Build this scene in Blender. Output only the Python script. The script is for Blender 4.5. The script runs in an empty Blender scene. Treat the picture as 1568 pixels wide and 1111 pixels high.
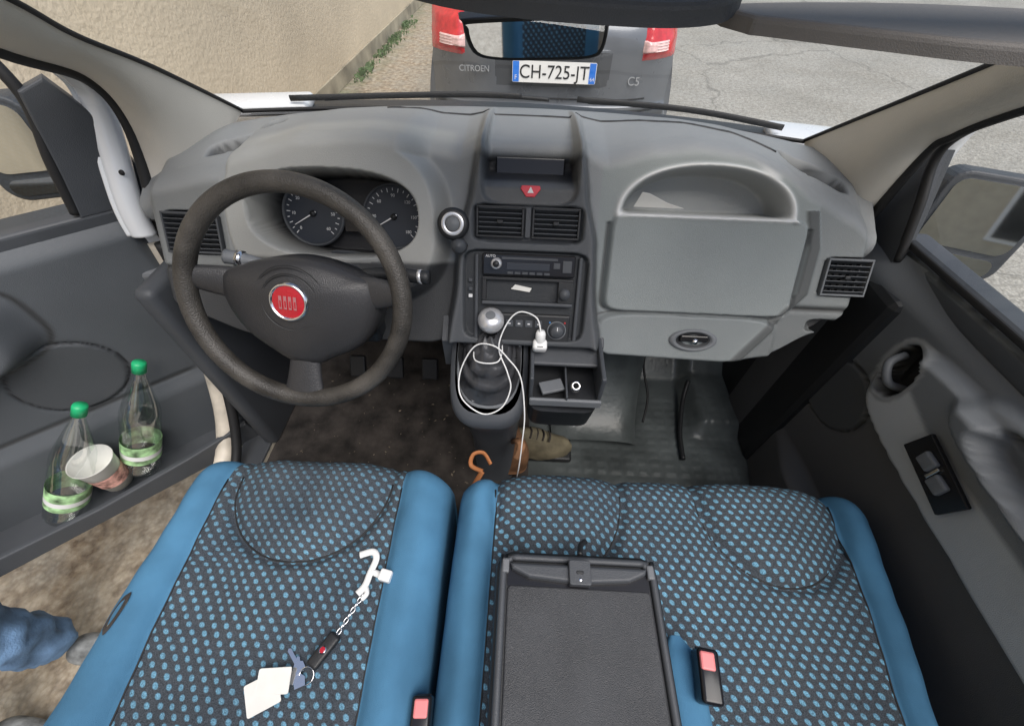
import bpy,bmesh,math,random
from mathutils import Vector,Matrix
random.seed(4)
sc=bpy.context.scene
V=Vector
# ---------------------------------------------------------------- helpers
def mat(name,col,rough=.5,metal=0,bump=0,bs=300,var=.12,vs=6,vcol=False,spec=.5,coat=0,trans=0,ior=1.45):
    m=bpy.data.materials.new(name);m.use_nodes=True;nt=m.node_tree;N=nt.nodes;L=nt.links
    b=N['Principled BSDF'];b.inputs['Roughness'].default_value=rough;b.inputs['Metallic'].default_value=metal
    b.inputs['Specular IOR Level'].default_value=spec;b.inputs['Coat Weight'].default_value=coat
    b.inputs['Transmission Weight'].default_value=trans;b.inputs['IOR'].default_value=ior
    tc=N.new('ShaderNodeTexCoord')
    n=N.new('ShaderNodeTexNoise');n.inputs['Scale'].default_value=vs;n.inputs['Detail'].default_value=4
    L.new(tc.outputs['Object'],n.inputs['Vector'])
    mr=N.new('ShaderNodeMapRange');mr.inputs['From Min'].default_value=.3;mr.inputs['From Max'].default_value=.7
    mr.inputs['To Min'].default_value=1-var;mr.inputs['To Max'].default_value=1+var
    L.new(n.outputs['Fac'],mr.inputs['Value'])
    mx=N.new('ShaderNodeMix');mx.data_type='RGBA';mx.blend_type='MULTIPLY';mx.inputs['Factor'].default_value=1
    if vcol:
        a=N.new('ShaderNodeAttribute');a.attribute_name='Col';L.new(a.outputs['Color'],mx.inputs['A'])
    else: mx.inputs['A'].default_value=(*col,1)
    L.new(mr.outputs['Result'],mx.inputs['B']);L.new(mx.outputs['Result'],b.inputs['Base Color'])
    if rough>.12:
        mr2=N.new('ShaderNodeMapRange');mr2.inputs['To Min'].default_value=max(0,rough-.12);mr2.inputs['To Max'].default_value=min(1,rough+.12)
        L.new(n.outputs['Fac'],mr2.inputs['Value']);L.new(mr2.outputs['Result'],b.inputs['Roughness'])
    if bump:
        n3=N.new('ShaderNodeTexNoise');n3.inputs['Scale'].default_value=bs;n3.inputs['Detail'].default_value=1
        L.new(tc.outputs['Object'],n3.inputs['Vector'])
        bp=N.new('ShaderNodeBump');bp.inputs['Strength'].default_value=bump;bp.inputs['Distance'].default_value=.002
        L.new(n3.outputs['Fac'],bp.inputs['Height']);L.new(bp.outputs['Normal'],b.inputs['Normal'])
    m.diffuse_color=(*col,1)
    return m
def glassmat(name,fac=.06,tint=(.97,.98,.97)):
    m=bpy.data.materials.new(name);m.use_nodes=True;nt=m.node_tree;N=nt.nodes;L=nt.links
    N.remove(N['Principled BSDF']);o=N['Material Output']
    t=N.new('ShaderNodeBsdfTransparent');t.inputs['Color'].default_value=(*tint,1)
    g=N.new('ShaderNodeBsdfGlossy');g.inputs['Roughness'].default_value=.02
    x=N.new('ShaderNodeMixShader');x.inputs['Fac'].default_value=fac
    L.new(t.outputs[0],x.inputs[1]);L.new(g.outputs[0],x.inputs[2]);L.new(x.outputs[0],o.inputs['Surface']);return m
def empty(name,loc=(0,0,0)):
    e=bpy.data.objects.new(name,None);sc.collection.objects.link(e);e.empty_display_size=.05;return e
def mesh(name,vs,fs,m,parent=None,smooth=True,mi=None,cols=None):
    me=bpy.data.meshes.new(name);me.from_pydata([tuple(v) for v in vs],[],fs)
    for k in (m if isinstance(m,(list,tuple)) else [m]): me.materials.append(k)
    if mi: me.polygons.foreach_set('material_index',mi)
    if smooth: me.polygons.foreach_set('use_smooth',[True]*len(me.polygons))
    if cols:
        ca=me.color_attributes.new('Col','FLOAT_COLOR','POINT')
        ca.data.foreach_set('color',[c for q in cols for c in (*q,1)])
    me.update();o=bpy.data.objects.new(name,me);sc.collection.objects.link(o)
    if parent: o.parent=parent
    return o
def recalc(o):
    bm=bmesh.new();bm.from_mesh(o.data);bmesh.ops.recalc_face_normals(bm,faces=bm.faces);bm.to_mesh(o.data);bm.free()
def grid(name,fn,nu,nv,m,parent=None,mi=None,col=None,cyc=False,smooth=True,cap=False):
    vs=[];cs=[]
    for i in range(nu):
        for j in range(nv):
            p=fn(i,j);vs.append(p)
            if col: cs.append(col(i,j))
    fs=[];ms=[]
    for i in range(nu if cyc else nu-1):
        for j in range(nv-1):
            a=i*nv+j;b=((i+1)%nu)*nv+j
            fs.append((a,b,b+1,a+1))
            if mi: ms.append(mi(i,j))
    if cap:
        fs.append([i*nv for i in range(nu)]);fs.append([i*nv+nv-1 for i in range(nu)][::-1])
        if mi: ms+=[0,0]
    return mesh(name,vs,fs,m,parent,smooth,ms or None,cs or None)
def box(name,c,s,m,parent=None,bev=.003,R=None,seg=2):
    if isinstance(c,Matrix): c=c.translation
    bm=bmesh.new();bmesh.ops.create_cube(bm,size=1)
    for v in bm.verts: v.co=V((v.co.x*s[0],v.co.y*s[1],v.co.z*s[2]))
    if bev: bmesh.ops.bevel(bm,geom=list(bm.edges),offset=min(bev,min(s)*.45),segments=seg,affect='EDGES',profile=.5)
    M=(R.to_4x4() if R else Matrix.Identity(4));M=Matrix.Translation(V(c))@M
    bmesh.ops.transform(bm,matrix=M,verts=bm.verts)
    me=bpy.data.meshes.new(name);bm.to_mesh(me);bm.free();me.materials.append(m)
    for p in me.polygons: p.use_smooth=(bev>0 and seg>2)
    o=bpy.data.objects.new(name,me);sc.collection.objects.link(o)
    if parent:o.parent=parent
    return o
def cr(pts,n=8,cyc=False):
    pts=[V(p) for p in pts];out=[];N=len(pts)
    for i in range(N if cyc else N-1):
        g=lambda k: pts[k%N] if cyc else pts[max(0,min(N-1,k))]
        p0,p1,p2,p3=g(i-1),g(i),g(i+1),g(i+2)
        for k in range(n):
            t=k/n;out.append(.5*((2*p1)+(p2-p0)*t+(2*p0-5*p1+4*p2-p3)*t*t+(3*p1-p0-3*p2+p3)*t**3))
    if not cyc: out.append(pts[-1])
    return out
def tube(name,pts,r,m,parent=None,cyc=False,ns=10,sm=8,flat=1):
    P=cr(pts,sm,cyc) if sm>1 else [V(p) for p in pts];n=len(P)
    rr=r if callable(r) else (lambda t:r)
    up=V((0,0,1));vs=[];pn=None
    for i in range(n):
        t=(P[(i+1)%n]-P[i-1]) if (cyc or 0<i<n-1) else (P[1]-P[0] if i==0 else P[-1]-P[-2])
        t.normalize()
        if pn is None:
            pn=t.cross(up)
            if pn.length<.1: pn=t.cross(V((1,0,0)))
        pn=(pn-t*pn.dot(t));pn.normalize();b=t.cross(pn)
        R_=rr(i/(n-1))
        for k in range(ns):
            a=2*math.pi*k/ns;vs.append(P[i]+pn*math.cos(a)*R_+b*math.sin(a)*R_*flat)
    fs=[]
    for i in range(n if cyc else n-1):
        for k in range(ns):
            a=i*ns+k;b_=i*ns+(k+1)%ns;c=((i+1)%n)*ns+(k+1)%ns;d=((i+1)%n)*ns+k
            fs.append((a,b_,c,d))
    if not cyc:
        fs.append(list(range(ns))[::-1]);fs.append([(n-1)*ns+k for k in range(ns)])
    o=mesh(name,vs,fs,m,parent);recalc(o);return o
def lathe(name,prof,m,M,parent=None,ns=40,mi=None):
    vs=[];fs=[];ms=[];n=len(prof)
    for k in range(ns):
        a=2*math.pi*k/ns
        for r,z in prof: vs.append(M@V((r*math.cos(a),r*math.sin(a),z)))
    for k in range(ns):
        for j in range(n-1):
            a=k*n+j;b=((k+1)%ns)*n+j;fs.append((a,b,b+1,a+1))
            if mi: ms.append(mi[j])
    o=mesh(name,vs,fs,m,parent,True,ms or None);recalc(o);return o
def prism(name,pts,fn,d0,d1,m,parent=None,bev=.002):
    bm=bmesh.new();n=len(pts)
    A=[bm.verts.new(fn(p[0],p[1],d0)) for p in pts];B=[bm.verts.new(fn(p[0],p[1],d1)) for p in pts]
    bm.faces.new(A);bm.faces.new(B[::-1])
    for i in range(n): bm.faces.new((A[i],B[i],B[(i+1)%n],A[(i+1)%n]))
    bmesh.ops.recalc_face_normals(bm,faces=bm.faces)
    if bev:
        es=[e for e in bm.edges if (e.verts[0] in B and e.verts[1] in B)]
        bmesh.ops.bevel(bm,geom=es,offset=bev,segments=3,affect='EDGES',profile=.5)
    me=bpy.data.meshes.new(name);bm.to_mesh(me);bm.free();me.materials.append(m)
    o=bpy.data.objects.new(name,me);sc.collection.objects.link(o)
    if parent:o.parent=parent
    return o
def text(name,s,size,M,m,parent=None,ext=.001):
    c=bpy.data.curves.new(name,'FONT');c.body=s;c.size=size;c.extrude=ext;c.align_x='CENTER';c.align_y='CENTER'
    c.materials.append(m);o=bpy.data.objects.new(name,c);sc.collection.objects.link(o);o.matrix_world=M
    if parent:o.parent=parent
    return o
def S(t,a=0,b=1):
    if a==b: return 1.0 if t>a else 0.0
    t=(t-a)/(b-a);t=max(0,min(1,t));return t*t*(3-2*t)
def G1(x,c,w): return math.exp(-((x-c)/w)**2)
def interp(T,x):
    if x<=T[0][0]: return T[0][1]
    for (a,b),(c,d) in zip(T,T[1:]):
        if x<=c:
            t=(x-a)/(c-a);t=t*t*(3-2*t)*.5+t*.5;return b+(d-b)*t
    return T[-1][1]
def rrect(x0,x1,y0,y1,r,n=5):
    o=[]
    for cx,cy,a0 in ((x1-r,y1-r,0),(x0+r,y1-r,90),(x0+r,y0+r,180),(x1-r,y0+r,270)):
        for k in range(n+1):
            a=math.radians(a0+90*k/n);o.append((cx+r*math.cos(a),cy+r*math.sin(a)))
    return o
def mix(a,b,t): return tuple(x+(y-x)*t for x,y in zip(a,b))
# ---------------------------------------------------------------- materials
M_dash=mat('dash_plastic',(.2,.2,.2),.48,bump=.4,bs=800,var=.08,vs=5,vcol=True)
M_blk=mat('black_plastic',(.018,.019,.021),.45,bump=.2,bs=700)
M_gloss=mat('gloss_black',(.012,.012,.014),.2,var=.05)
M_dk=mat('dark_grey_plastic',(.058,.063,.071),.46,bump=.3,bs=700)
M_md=mat('grey_plastic',(.14,.148,.158),.48,bump=.25,bs=800)
M_lea=mat('worn_leather_rim',(.048,.044,.039),.44,bump=.6,bs=420,var=.5,vs=16)
M_chr=mat('chrome',(.8,.8,.82),.16,metal=1,var=.03)
M_knob=mat('satin_silver',(.62,.62,.63),.28,metal=.55,var=.05)
M_red=mat('red_enamel',(.42,.008,.02),.3,coat=.5)
M_redp=mat('red_button',(.7,.06,.08),.35)
M_wht=mat('white_plastic',(.78,.78,.77),.35,var=.04)
M_paper=mat('white_paper',(.72,.71,.67),.7,var=.07,vs=25)
M_trim=mat('pillar_trim_fabric',(.62,.59,.53),.75,bump=.35,bs=700,var=.06)
M_body=mat('white_van_paint',(.76,.78,.80),.25,coat=.6,var=.03)
M_seal=mat('rubber_seal',(.014,.014,.015),.6)
M_mat=mat('rubber_floor',(.085,.097,.098),.33,bump=.5,bs=60,var=.45,vs=7)
M_carp=mat('dark_carpet',(.036,.031,.028),.9,bump=.8,bs=400,var=.8,vs=14)
M_jamb=mat('door_jamb_paint',(.55,.50,.42),.4,var=.3,vs=14)
M_mir=mat('mirror_glass',(.85,.87,.88),.03,metal=1,var=.01)
M_glass=glassmat('windscreen_glass',.075,(.97,.975,.96))
M_blue=mat('blue_seat_cloth',(.066,.185,.31),.8,bump=.45,bs=1100,var=.20,vs=9,spec=.25)
def fabric():
    m=bpy.data.materials.new('dotted_seat_fabric');m.use_nodes=True;nt=m.node_tree;N=nt.nodes;L=nt.links;b=N['Principled BSDF']
    b.inputs['Roughness'].default_value=.85;b.inputs['Specular IOR Level'].default_value=.2
    tc=N.new('ShaderNodeTexCoord')
    wn=N.new('ShaderNodeTexNoise');wn.inputs['Scale'].default_value=9;wn.inputs['Detail'].default_value=1;L.new(tc.outputs['Object'],wn.inputs['Vector'])
    wv=N.new('ShaderNodeVectorMath');wv.operation='MULTIPLY_ADD';wv.inputs[1].default_value=(.014,.014,0);L.new(wn.outputs['Color'],wv.inputs[0]);L.new(tc.outputs['UV'],wv.inputs[2])
    sp=N.new('ShaderNodeSeparateXYZ');L.new(wv.outputs[0],sp.inputs[0])
    def ma(op,a,bb=None,c=None):
        n=N.new('ShaderNodeMath');n.operation=op
        for i,x in enumerate((a,bb,c)):
            if x is None: continue
            if isinstance(x,(int,float)): n.inputs[i].default_value=x
            else: L.new(x,n.inputs[i])
        return n.outputs[0]
    X,Y=sp.outputs['X'],sp.outputs['Y']
    yy=ma('DIVIDE',Y,.0122);row=ma('FLOOR',yy);fy=ma('SUBTRACT',ma('FRACT',yy),.5)
    par=ma('MULTIPLY',ma('MODULO',ma('ADD',row,200),2),.5)
    xx=ma('ADD',ma('DIVIDE',X,.0215),par);xx=ma('ADD',xx,ma('MULTIPLY',fy,.20))
    fx=ma('SUBTRACT',ma('FRACT',ma('ADD',xx,100)),.5)
    ax=ma('ABSOLUTE',fx);ay=ma('ABSOLUTE',fy)
    d=ma('POWER',ma('ADD',ma('POWER',ma('DIVIDE',ax,.20),2.2),ma('POWER',ma('DIVIDE',ay,.34),2.2)),.4545)
    mask=N.new('ShaderNodeMapRange');mask.inputs['From Min'].default_value=1.2;mask.inputs['From Max'].default_value=.8;L.new(d,mask.inputs['Value'])
    th=N.new('ShaderNodeTexNoise');th.inputs['Scale'].default_value=600;th.inputs['Detail'].default_value=1;L.new(tc.outputs['Object'],th.inputs['Vector'])
    wr=N.new('ShaderNodeTexNoise');wr.inputs['Scale'].default_value=6;wr.inputs['Detail'].default_value=5;L.new(tc.outputs['Object'],wr.inputs['Vector'])
    at=N.new('ShaderNodeAttribute');at.attribute_name='Col'
    w2=N.new('ShaderNodeMapRange');w2.inputs['From Min'].default_value=.3;w2.inputs['From Max'].default_value=.7;w2.inputs['To Min'].default_value=.6;w2.inputs['To Max'].default_value=1.1;L.new(wr.outputs['Fac'],w2.inputs['Value'])
    w3=ma('MULTIPLY',w2.outputs['Result'],at.outputs['Fac'])
    k=ma('MULTIPLY',mask.outputs['Result'],w3)
    so=N.new('ShaderNodeMix');so.data_type='RGBA';so.inputs['A'].default_value=(.028,.038,.052,1);so.inputs['B'].default_value=(.080,.090,.10,1);L.new(wr.outputs['Fac'],so.inputs['Factor'])
    mx=N.new('ShaderNodeMix');mx.data_type='RGBA';L.new(so.outputs['Result'],mx.inputs['A']);mx.inputs['B'].default_value=(.155,.35,.49,1);L.new(k,mx.inputs['Factor'])
    m3=N.new('ShaderNodeMix');m3.data_type='RGBA';m3.blend_type='MULTIPLY';m3.inputs['Factor'].default_value=1;L.new(mx.outputs['Result'],m3.inputs['A'])
    t2=N.new('ShaderNodeMapRange');t2.inputs['From Min'].default_value=.3;t2.inputs['From Max'].default_value=.7;t2.inputs['To Min'].default_value=.5;t2.inputs['To Max'].default_value=1.4;L.new(th.outputs['Fac'],t2.inputs['Value']);L.new(t2.outputs['Result'],m3.inputs['B'])
    L.new(m3.outputs['Result'],b.inputs['Base Color'])
    bp=N.new('ShaderNodeBump');bp.inputs['Strength'].default_value=.5;bp.inputs['Distance'].default_value=.0015
    hs=ma('ADD',ma('MULTIPLY',mask.outputs['Result'],.6),ma('MULTIPLY',th.outputs['Fac'],.5));L.new(hs,bp.inputs['Height']);L.new(bp.outputs['Normal'],b.inputs['Normal'])
    return m
M_fab=fabric()
# ---------------------------------------------------------------- dash frame
UX=V((1,0,0));UU=V((0,.5145,.8575));UN=V((0,-.8575,.5145))
RF=Matrix((UX,UU,UN)).transposed()
def F(x,z,o=0): return V((x,.70+.6*(z-1.22),z))+UN*o
def FM(x,z,o=0): return Matrix.Translation(F(x,z,o))@RF.to_4x4()
ZB=[(-.83,1.29),(-.76,1.34),(-.62,1.365),(-.52,1.395),(-.42,1.42),(-.3,1.427),(-.2,1.42),(-.13,1.412),(-.1,1.425),(.11,1.425),(.16,1.41),(.25,1.43),(.33,1.438),(.42,1.43),(.5,1.405),(.58,1.365),(.66,1.335),(.74,1.28)]
ZBOT=[(-.83,1.19),(-.74,1.12),(-.6,1.08),(-.2,1.08),(-.13,1.095),(.15,1.095),(.2,1.075),(.45,1.07),(.55,1.085),(.64,1.13),(.74,1.2)]
cxS=.008
def hw(z): return interp([(1.09,.168),(1.2,.148),(1.27,.142),(1.35,.118),(1.42,.105)],z)
def se(x,z,cx,cz,rx,rz,p=2.5): return ((abs(x-cx)/rx)**p+(abs(z-cz)/rz)**p)**(1/p)
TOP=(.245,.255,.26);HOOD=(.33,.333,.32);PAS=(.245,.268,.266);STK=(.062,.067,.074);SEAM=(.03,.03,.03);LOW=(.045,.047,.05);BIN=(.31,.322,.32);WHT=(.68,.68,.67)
def dash(x,z,zb):
    o=0;c=TOP
    if x>.15:
        c=PAS
        r=se(x,z,.362,1.322,.178,.084,2.2)
        if z>1.322:
            o-=.065*S(r,.95,.84)*S(z,1.322,1.334)
            c=mix(c,BIN,S(r,1,.95))
        up=S(z,1.316,1.322)
        k=G1(r,.985,.03)*up;c=mix(c,WHT,k);o+=.005*k
        if r<1.0: k=G1(z,1.323,.004);c=mix(c,WHT,k);o+=.003*k
        rr=se(x,z,.373,1.24,.20,.086,12)
        o+=.012*S(rr,1.0,.95)
        if z<1.31: k=G1(rr,1.01,.016);c=mix(c,SEAM,k*.8);o-=.006*k
        if z<1.158:
            g=se(x,z,.36,1.10,.205,.056,5);o+=.014*S(g,1,.9);c=mix(c,(.20,.217,.219),.7)
            c=mix(c,SEAM,G1(g,1.02,.02)*.8)
        xb=.585-.9*max(0,1.2-z)-.35*(max(0,z-1.28))
        if z<1.34: k=S(abs(x-xb-.008),.014,.009);c=mix(c,(.085,.09,.09),k);o+=.004*k
        if x>xb+.022:
            c=(.20,.214,.215) if z>1.165 else (.15,.16,.161)
            k=G1(z,1.172,.005);o-=.006*k;c=mix(c,SEAM,k)
            s2=se(x,z,.665,1.143,.045,.012,5);o-=.03*S(s2,1,.9);c=mix(c,(.05,.05,.05),S(s2,1.02,.95))
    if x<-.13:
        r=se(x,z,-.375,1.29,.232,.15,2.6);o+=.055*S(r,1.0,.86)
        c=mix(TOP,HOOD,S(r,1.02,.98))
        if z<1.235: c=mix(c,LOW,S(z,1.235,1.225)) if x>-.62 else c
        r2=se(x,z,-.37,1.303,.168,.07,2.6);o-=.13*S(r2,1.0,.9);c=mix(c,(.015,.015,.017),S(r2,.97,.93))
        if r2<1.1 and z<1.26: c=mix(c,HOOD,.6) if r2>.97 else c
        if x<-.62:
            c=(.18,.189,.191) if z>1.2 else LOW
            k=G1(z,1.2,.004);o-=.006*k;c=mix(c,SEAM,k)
    h=hw(z);q=h-abs(x-cxS)
    if q>-.03:
        o+=.055*S(q,-.004,.016)
        t=S(q,-.004,.003)
        cc=STK if z<1.355 else mix(STK,(.105,.11,.116),S(z,1.355,1.37))
        cc=mix((.085,.09,.097),cc,S(q,.016,.026));c=mix(c,cc,t);c=mix(c,SEAM,G1(q,-.002,.004)*.6)
        if z>1.325:
            d=se(x,z,.008,1.374,.092,.046,5);t=S(d,1.0,.92)
            o-=t*(.012+.085*S(z,1.352,1.392))
            c=mix(c,mix((.09,.093,.097),(.018,.018,.02),S(z,1.362,1.372)),t)
        d=se(x,z,.008,1.30,.108,.03,8);o-=.02*S(d,1,.95)
        d=se(x,z,.008,1.18,.125,.078,10);o-=.012*S(d,1,.97);c=mix(c,(.024,.027,.031),S(d,1.01,.98))
    for cx,cz,rx,rz in ((-.69,1.262,.062,.038),(.672,1.232,.05,.035)):
        d=se(x,z,cx,cz,rx,rz,6);o-=.035*S(d,1,.93);c=mix(c,(.02,.02,.021),S(d,1.02,.96))
    o-=.10*S(x,-.76,-.84)**1.0+.08*S(x,.69,.755)
    return o,c
NX,NA,NB,NC=460,150,12,40
X0,X1=-.83,.745
cache={};seamP=[]
def dcol(i):
    if i in cache: return cache[i]
    x=X0+(X1-X0)*i/(NX-1);zb=interp(ZB,x);z0=interp(ZBOT,x)
    Yw=1.115-.11*abs((x+.03)/.72)**3.2;zw=1.392-.03*abs((x+.03)/.72)**2
    out=[]
    r=.022
    o,c=dash(x,z0,zb);p=F(x,z0,o)
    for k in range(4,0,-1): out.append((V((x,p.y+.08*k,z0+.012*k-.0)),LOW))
    for k in range(3): 
        a=k/3;out.append((p+V((0,.012*(1-a)**2,-.01*math.sin((1-a)*1.5)*1.0)),c))
    zt=zb-r
    for j in range(NA):
        z=z0+(zt-z0)*j/(NA-1);o,c=dash(x,z,zb);out.append((F(x,z,o),c))
    oT,cT=dash(x,zt,zb)
    ftop=mix(TOP,HOOD,S(x,-.61,-.58)*S(x,-.13,-.16))
    B=F(x,zb,max(oT,-.02));A=F(x,zt,oT)
    C=V((x,Yw,zw));dBC=(C-B).normalized();C1=B+dBC*.05
    for j in range(1,NB+1):
        t=j/NB;p=A*(1-t)**2+B*2*t*(1-t)+C1*t*t
        cc=mix(cT,ftop,S(t,.0,.35));out.append((p,cc))
    ys=1.0-.13*abs((x+.03)/.6)**2.5;bd=9;bp_=None
    for j in range(1,NC+1):
        t=j/NC;p=C1.lerp(C,t)
        cc=mix(ftop,TOP,S(t,.05,.2))
        dz=0
        for (cx,cy,rx,ry,sk) in ((-.60,.90,.085,.026,-.35),(.60,.88,.075,.024,.35)):
            yy=p.y-cy-(x-cx)*(-sk)
            d=((abs(x-cx)/rx)**4+(abs(yy)/ry)**4)**.25
            dz-=.024*S(d,1,.8);cc=mix(cc,(.09,.093,.095),S(d,1,.9))
        dz+=.012*math.sin(math.pi*t)
        q=p+V((0,0,dz));out.append((q,cc))
        if abs(q.y-ys)<bd: bd=abs(q.y-ys);bp_=q
    if -.32<x<.52 and i%4==0 and bp_: seamP.append(V((x,ys,bp_.z-.0005)))
    cache[i]=out;return out
dashE=empty('dashboard')
n=len(dcol(0))
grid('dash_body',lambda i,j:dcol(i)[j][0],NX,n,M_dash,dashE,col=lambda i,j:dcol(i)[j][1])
tube('defroster_slot',seamP,.0032,M_blk,dashE,sm=1,ns=6)
def vent(name,cx,cz,w,h,o,nsl=6,frame=M_blk,tab=True):
    hw_=w/2;hh=h/2;T=FM(cx,cz,o)
    f=lambda a,b,d:T@V((a,b,d))
    for (a0,a1,b0,b1) in ((-hw_,hw_,hh-.004,hh),(-hw_,hw_,-hh,-hh+.004),(-hw_,-hw_+.004,-hh+.004,hh-.004),(hw_-.004,hw_,-hh+.004,hh-.004)):
        prism(name+'_frame',[(a0,b0),(a1,b0),(a1,b1),(a0,b1)],f,-.014,.003,frame,dashE,.001)
    for k in range(nsl):
        b=-hh+.007+(h-.014)*k/(nsl-1)
        R=RF@Matrix.Rotation(math.radians(-28),3,'X')
        box(name+'_slat',T@V((0,b,-.004)),(w-.009,.002,.014),M_dk,dashE,.0006,R)
    for k in range(5):
        a=-hw_+w*(k+1)/6;prism(name+'_vane',[(a-.0008,-hh+.004),(a+.0008,-hh+.004),(a+.0008,hh-.004),(a-.0008,hh-.004)],f,-.022,-.013,M_blk,dashE,0)
    if tab: box(name+'_tab',T@V((0,0,.002)),(.012,.008,.008),M_blk,dashE,.002,RF)
    prism(name+'_back',[(-hw_,-hh),(hw_,-hh),(hw_,hh),(-hw_,hh)],f,-.03,-.028,M_blk,dashE,0)
vent('vent_centre_l',-.046,1.302,.092,.058,.046)
vent('vent_centre_r',.062,1.302,.092,.058,.046)
vent('vent_driver',-.69,1.262,.118,.082,.004,8,M_dk)
vent('vent_passenger',.672,1.232,.092,.076,.004,7,M_md)
prism('vent_thumbwheel',rrect(-.005,.005,-.028,.028,.003),lambda a,b,d:FM(.008,1.302,.045)@V((a,b,d)),-.004,.004,M_dk,dashE,.001)
DT=FM(-.37,1.303,-.055)
M_tick=mat('dial_marks',(.7,.7,.7),.5,var=.02);M_face=mat('dial_face',(.025,.03,.04),.4)
for sx in (-.088,.088):
    Mx=DT@Matrix.Translation((sx,0,0))
    lathe('dial_ring',[(.062,.0),(.064,.006),(.067,.006),(.069,0)],M_dk,Mx,dashE,48)
    lathe('dial_face',[(0,.002),(.062,.002)],M_face,Mx,dashE,48)
    for k in range(23):
        a=math.radians(225-270*k/22);l=.008 if k%2==0 else .005
        R=Mx@Matrix.Rotation(a,4,'Z')
        mesh('tick',[R@V((.058-l,-.0008,.003)),R@V((.058,-.0008,.003)),R@V((.058,.0008,.003)),R@V((.058-l,.0008,.003))],[(0,1,2,3)],M_tick,dashE,False)
    for k in range(7):
        a=math.radians(225-270*k/6)
        text('dial_number',str(k*30 if sx>0 else k*10),.009,Mx@Matrix.Translation((.043*math.cos(a),.043*math.sin(a),.003)),M_tick,dashE,.0002)
    a=math.radians(210);R=Mx@Matrix.Rotation(a,4,'Z')
    mesh('needle',[R@V((-.008,-.0016,.006)),R@V((.048,-.0006,.006)),R@V((.048,.0006,.006)),R@V((-.008,.0016,.006))],[(0,1,2,3)],M_tick,dashE,False)
    lathe('needle_cap',[(0,.009),(.006,.008),(.007,.002)],M_blk,Mx,dashE,20)
box('trip_display',DT@V((0,-.01,.004)),(.04,.05,.004),M_gloss,dashE,.002,RF)
box('info_display',F(.008,1.393,-.034),(.14,.036,.006),M_gloss,dashE,.003,RF)
prism('hazard_button',[(-.017,.008),(.017,.008),(.019,.002),(.008,-.012),(-.008,-.012),(-.019,.002)],lambda a,b,d:FM(.01,1.352,.040)@V((a,b,d)),-.004,.006,M_redp,dashE,.0015)
mesh('hazard_triangle',[FM(.01,1.352,.0465)@V(v) for v in ((-.006,-.005,0),(.006,-.005,0),(0,.006,0))],[(0,1,2)],M_wht,dashE,False)
def fb(name,x0,x1,z0,z1,o,d,m,bev=.003): return box(name,F((x0+x1)/2,(z0+z1)/2,o),(x1-x0,(z1-z0)*1.166,d),m,dashE,bev,RF)
fb('radio_head_unit',-.078,.105,1.216,1.252,.05,.016,M_gloss,.003)
fb('radio_slot',-.04,.07,1.243,1.247,.0585,.002,M_dk,.0005)
fb('radio_display',-.03,.055,1.226,1.238,.0585,.002,M_face,.001)
lathe('radio_knob',[(0,.018),(.009,.017),(.0105,.014),(.011,0)],M_knob,FM(-.050,1.236,.057),dashE,30)
lathe('radio_knob_cap',[(0,.0195),(.006,.019),(.0065,.016)],M_blk,FM(-.050,1.236,.0575),dashE,30)
for k in range(6): fb('radio_button',-.028+k*.0145,-.028+k*.0145+.011,1.219,1.223,.0585,.002,M_dk,.0005)
fb('radio_button',.062,.075,1.23,1.24,.0585,.002,M_dk,.001);fb('radio_button',.08,.098,1.224,1.244,.0585,.002,M_dk,.001)
text('radio_brand','AUTO',.007,FM(-.062,1.2475,.0585),M_tick,dashE,.0002)
fb('pocket_top',-.078,.105,1.208,1.213,.05,.012,M_blk,.001);fb('pocket_bottom',-.078,.105,1.166,1.172,.052,.016,M_dk,.002)
fb('pocket_back',-.078,.105,1.172,1.208,.022,.004,M_gloss,.0);fb('pocket_side',-.078,-.07,1.172,1.208,.045,.02,M_blk,.001);fb('pocket_side',.075,.105,1.172,1.208,.045,.02,M_blk,.001)
lathe('pocket_knob',[(0,.012),(.010,.011),(.012,0)],M_dk,FM(.088,1.188,.055),dashE,24)
prism('receipt',[(-.02,-.004),(.018,-.009),(.022,-.001),(-.012,.005)],lambda a,b,d:FM(.0,1.196,.044)@V((a,b,d)),0,.004,M_paper,dashE,0)
fb('climate_panel',-.078,.105,1.098,1.15,.046,.012,M_blk,.004)
for kx,kz in ((-.058,1.13),(.078,1.123)):
    lathe('climate_knob',[(0,.018),(.011,.017),(.0135,.013),(.015,.002),(.017,0)],M_dk,FM(kx,kz,.052),dashE,30)
    lathe('climate_knob_ring',[(.0175,.001),(.0195,.001)],M_md,FM(kx,kz,.0525),dashE,30)
    box('knob_mark',FM(kx,kz,.0705)@V((0,.007,0)),(.0015,.007,.001),M_tick,dashE,0,RF)
M_bl=mat('blue_mark',(.05,.2,.5),.5);M_rd=mat('red_mark',(.5,.03,.03),.5)
box('cold_mark',F(.063,1.137,.053),(.003,.003,.002),M_bl,dashE,0,RF);box('hot_mark',F(.094,1.137,.053),(.003,.003,.002),M_rd,dashE,0,RF)
for k in range(4):
    fb('climate_button',-.028+k*.02,-.013+k*.02,1.127,1.139,.053,.004,M_dk,.001)
    fb('button_legend',-.023+k*.02,-.018+k*.02,1.132,1.134,.0556,.0006,M_tick,0)
for z in (1.19,1.205,1.178): fb('side_switch',-.106,-.098,z-.003,z+.003,.048,.004,M_tick if z==1.178 else M_dk,.001)
fb('stack_bezel_l',-.094,-.086,1.10,1.25,.047,.01,M_dk,.003);fb('stack_bezel_r',.112,.12,1.10,1.25,.047,.01,M_dk,.003)
lathe('glovebox_handle_bezel',[(.03,-.006),(.034,.004),(.041,.005),(.045,0)],M_md,FM(.378,1.108,.016)@Matrix.Diagonal((1.15,.55,1,1)),dashE,40)
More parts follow.
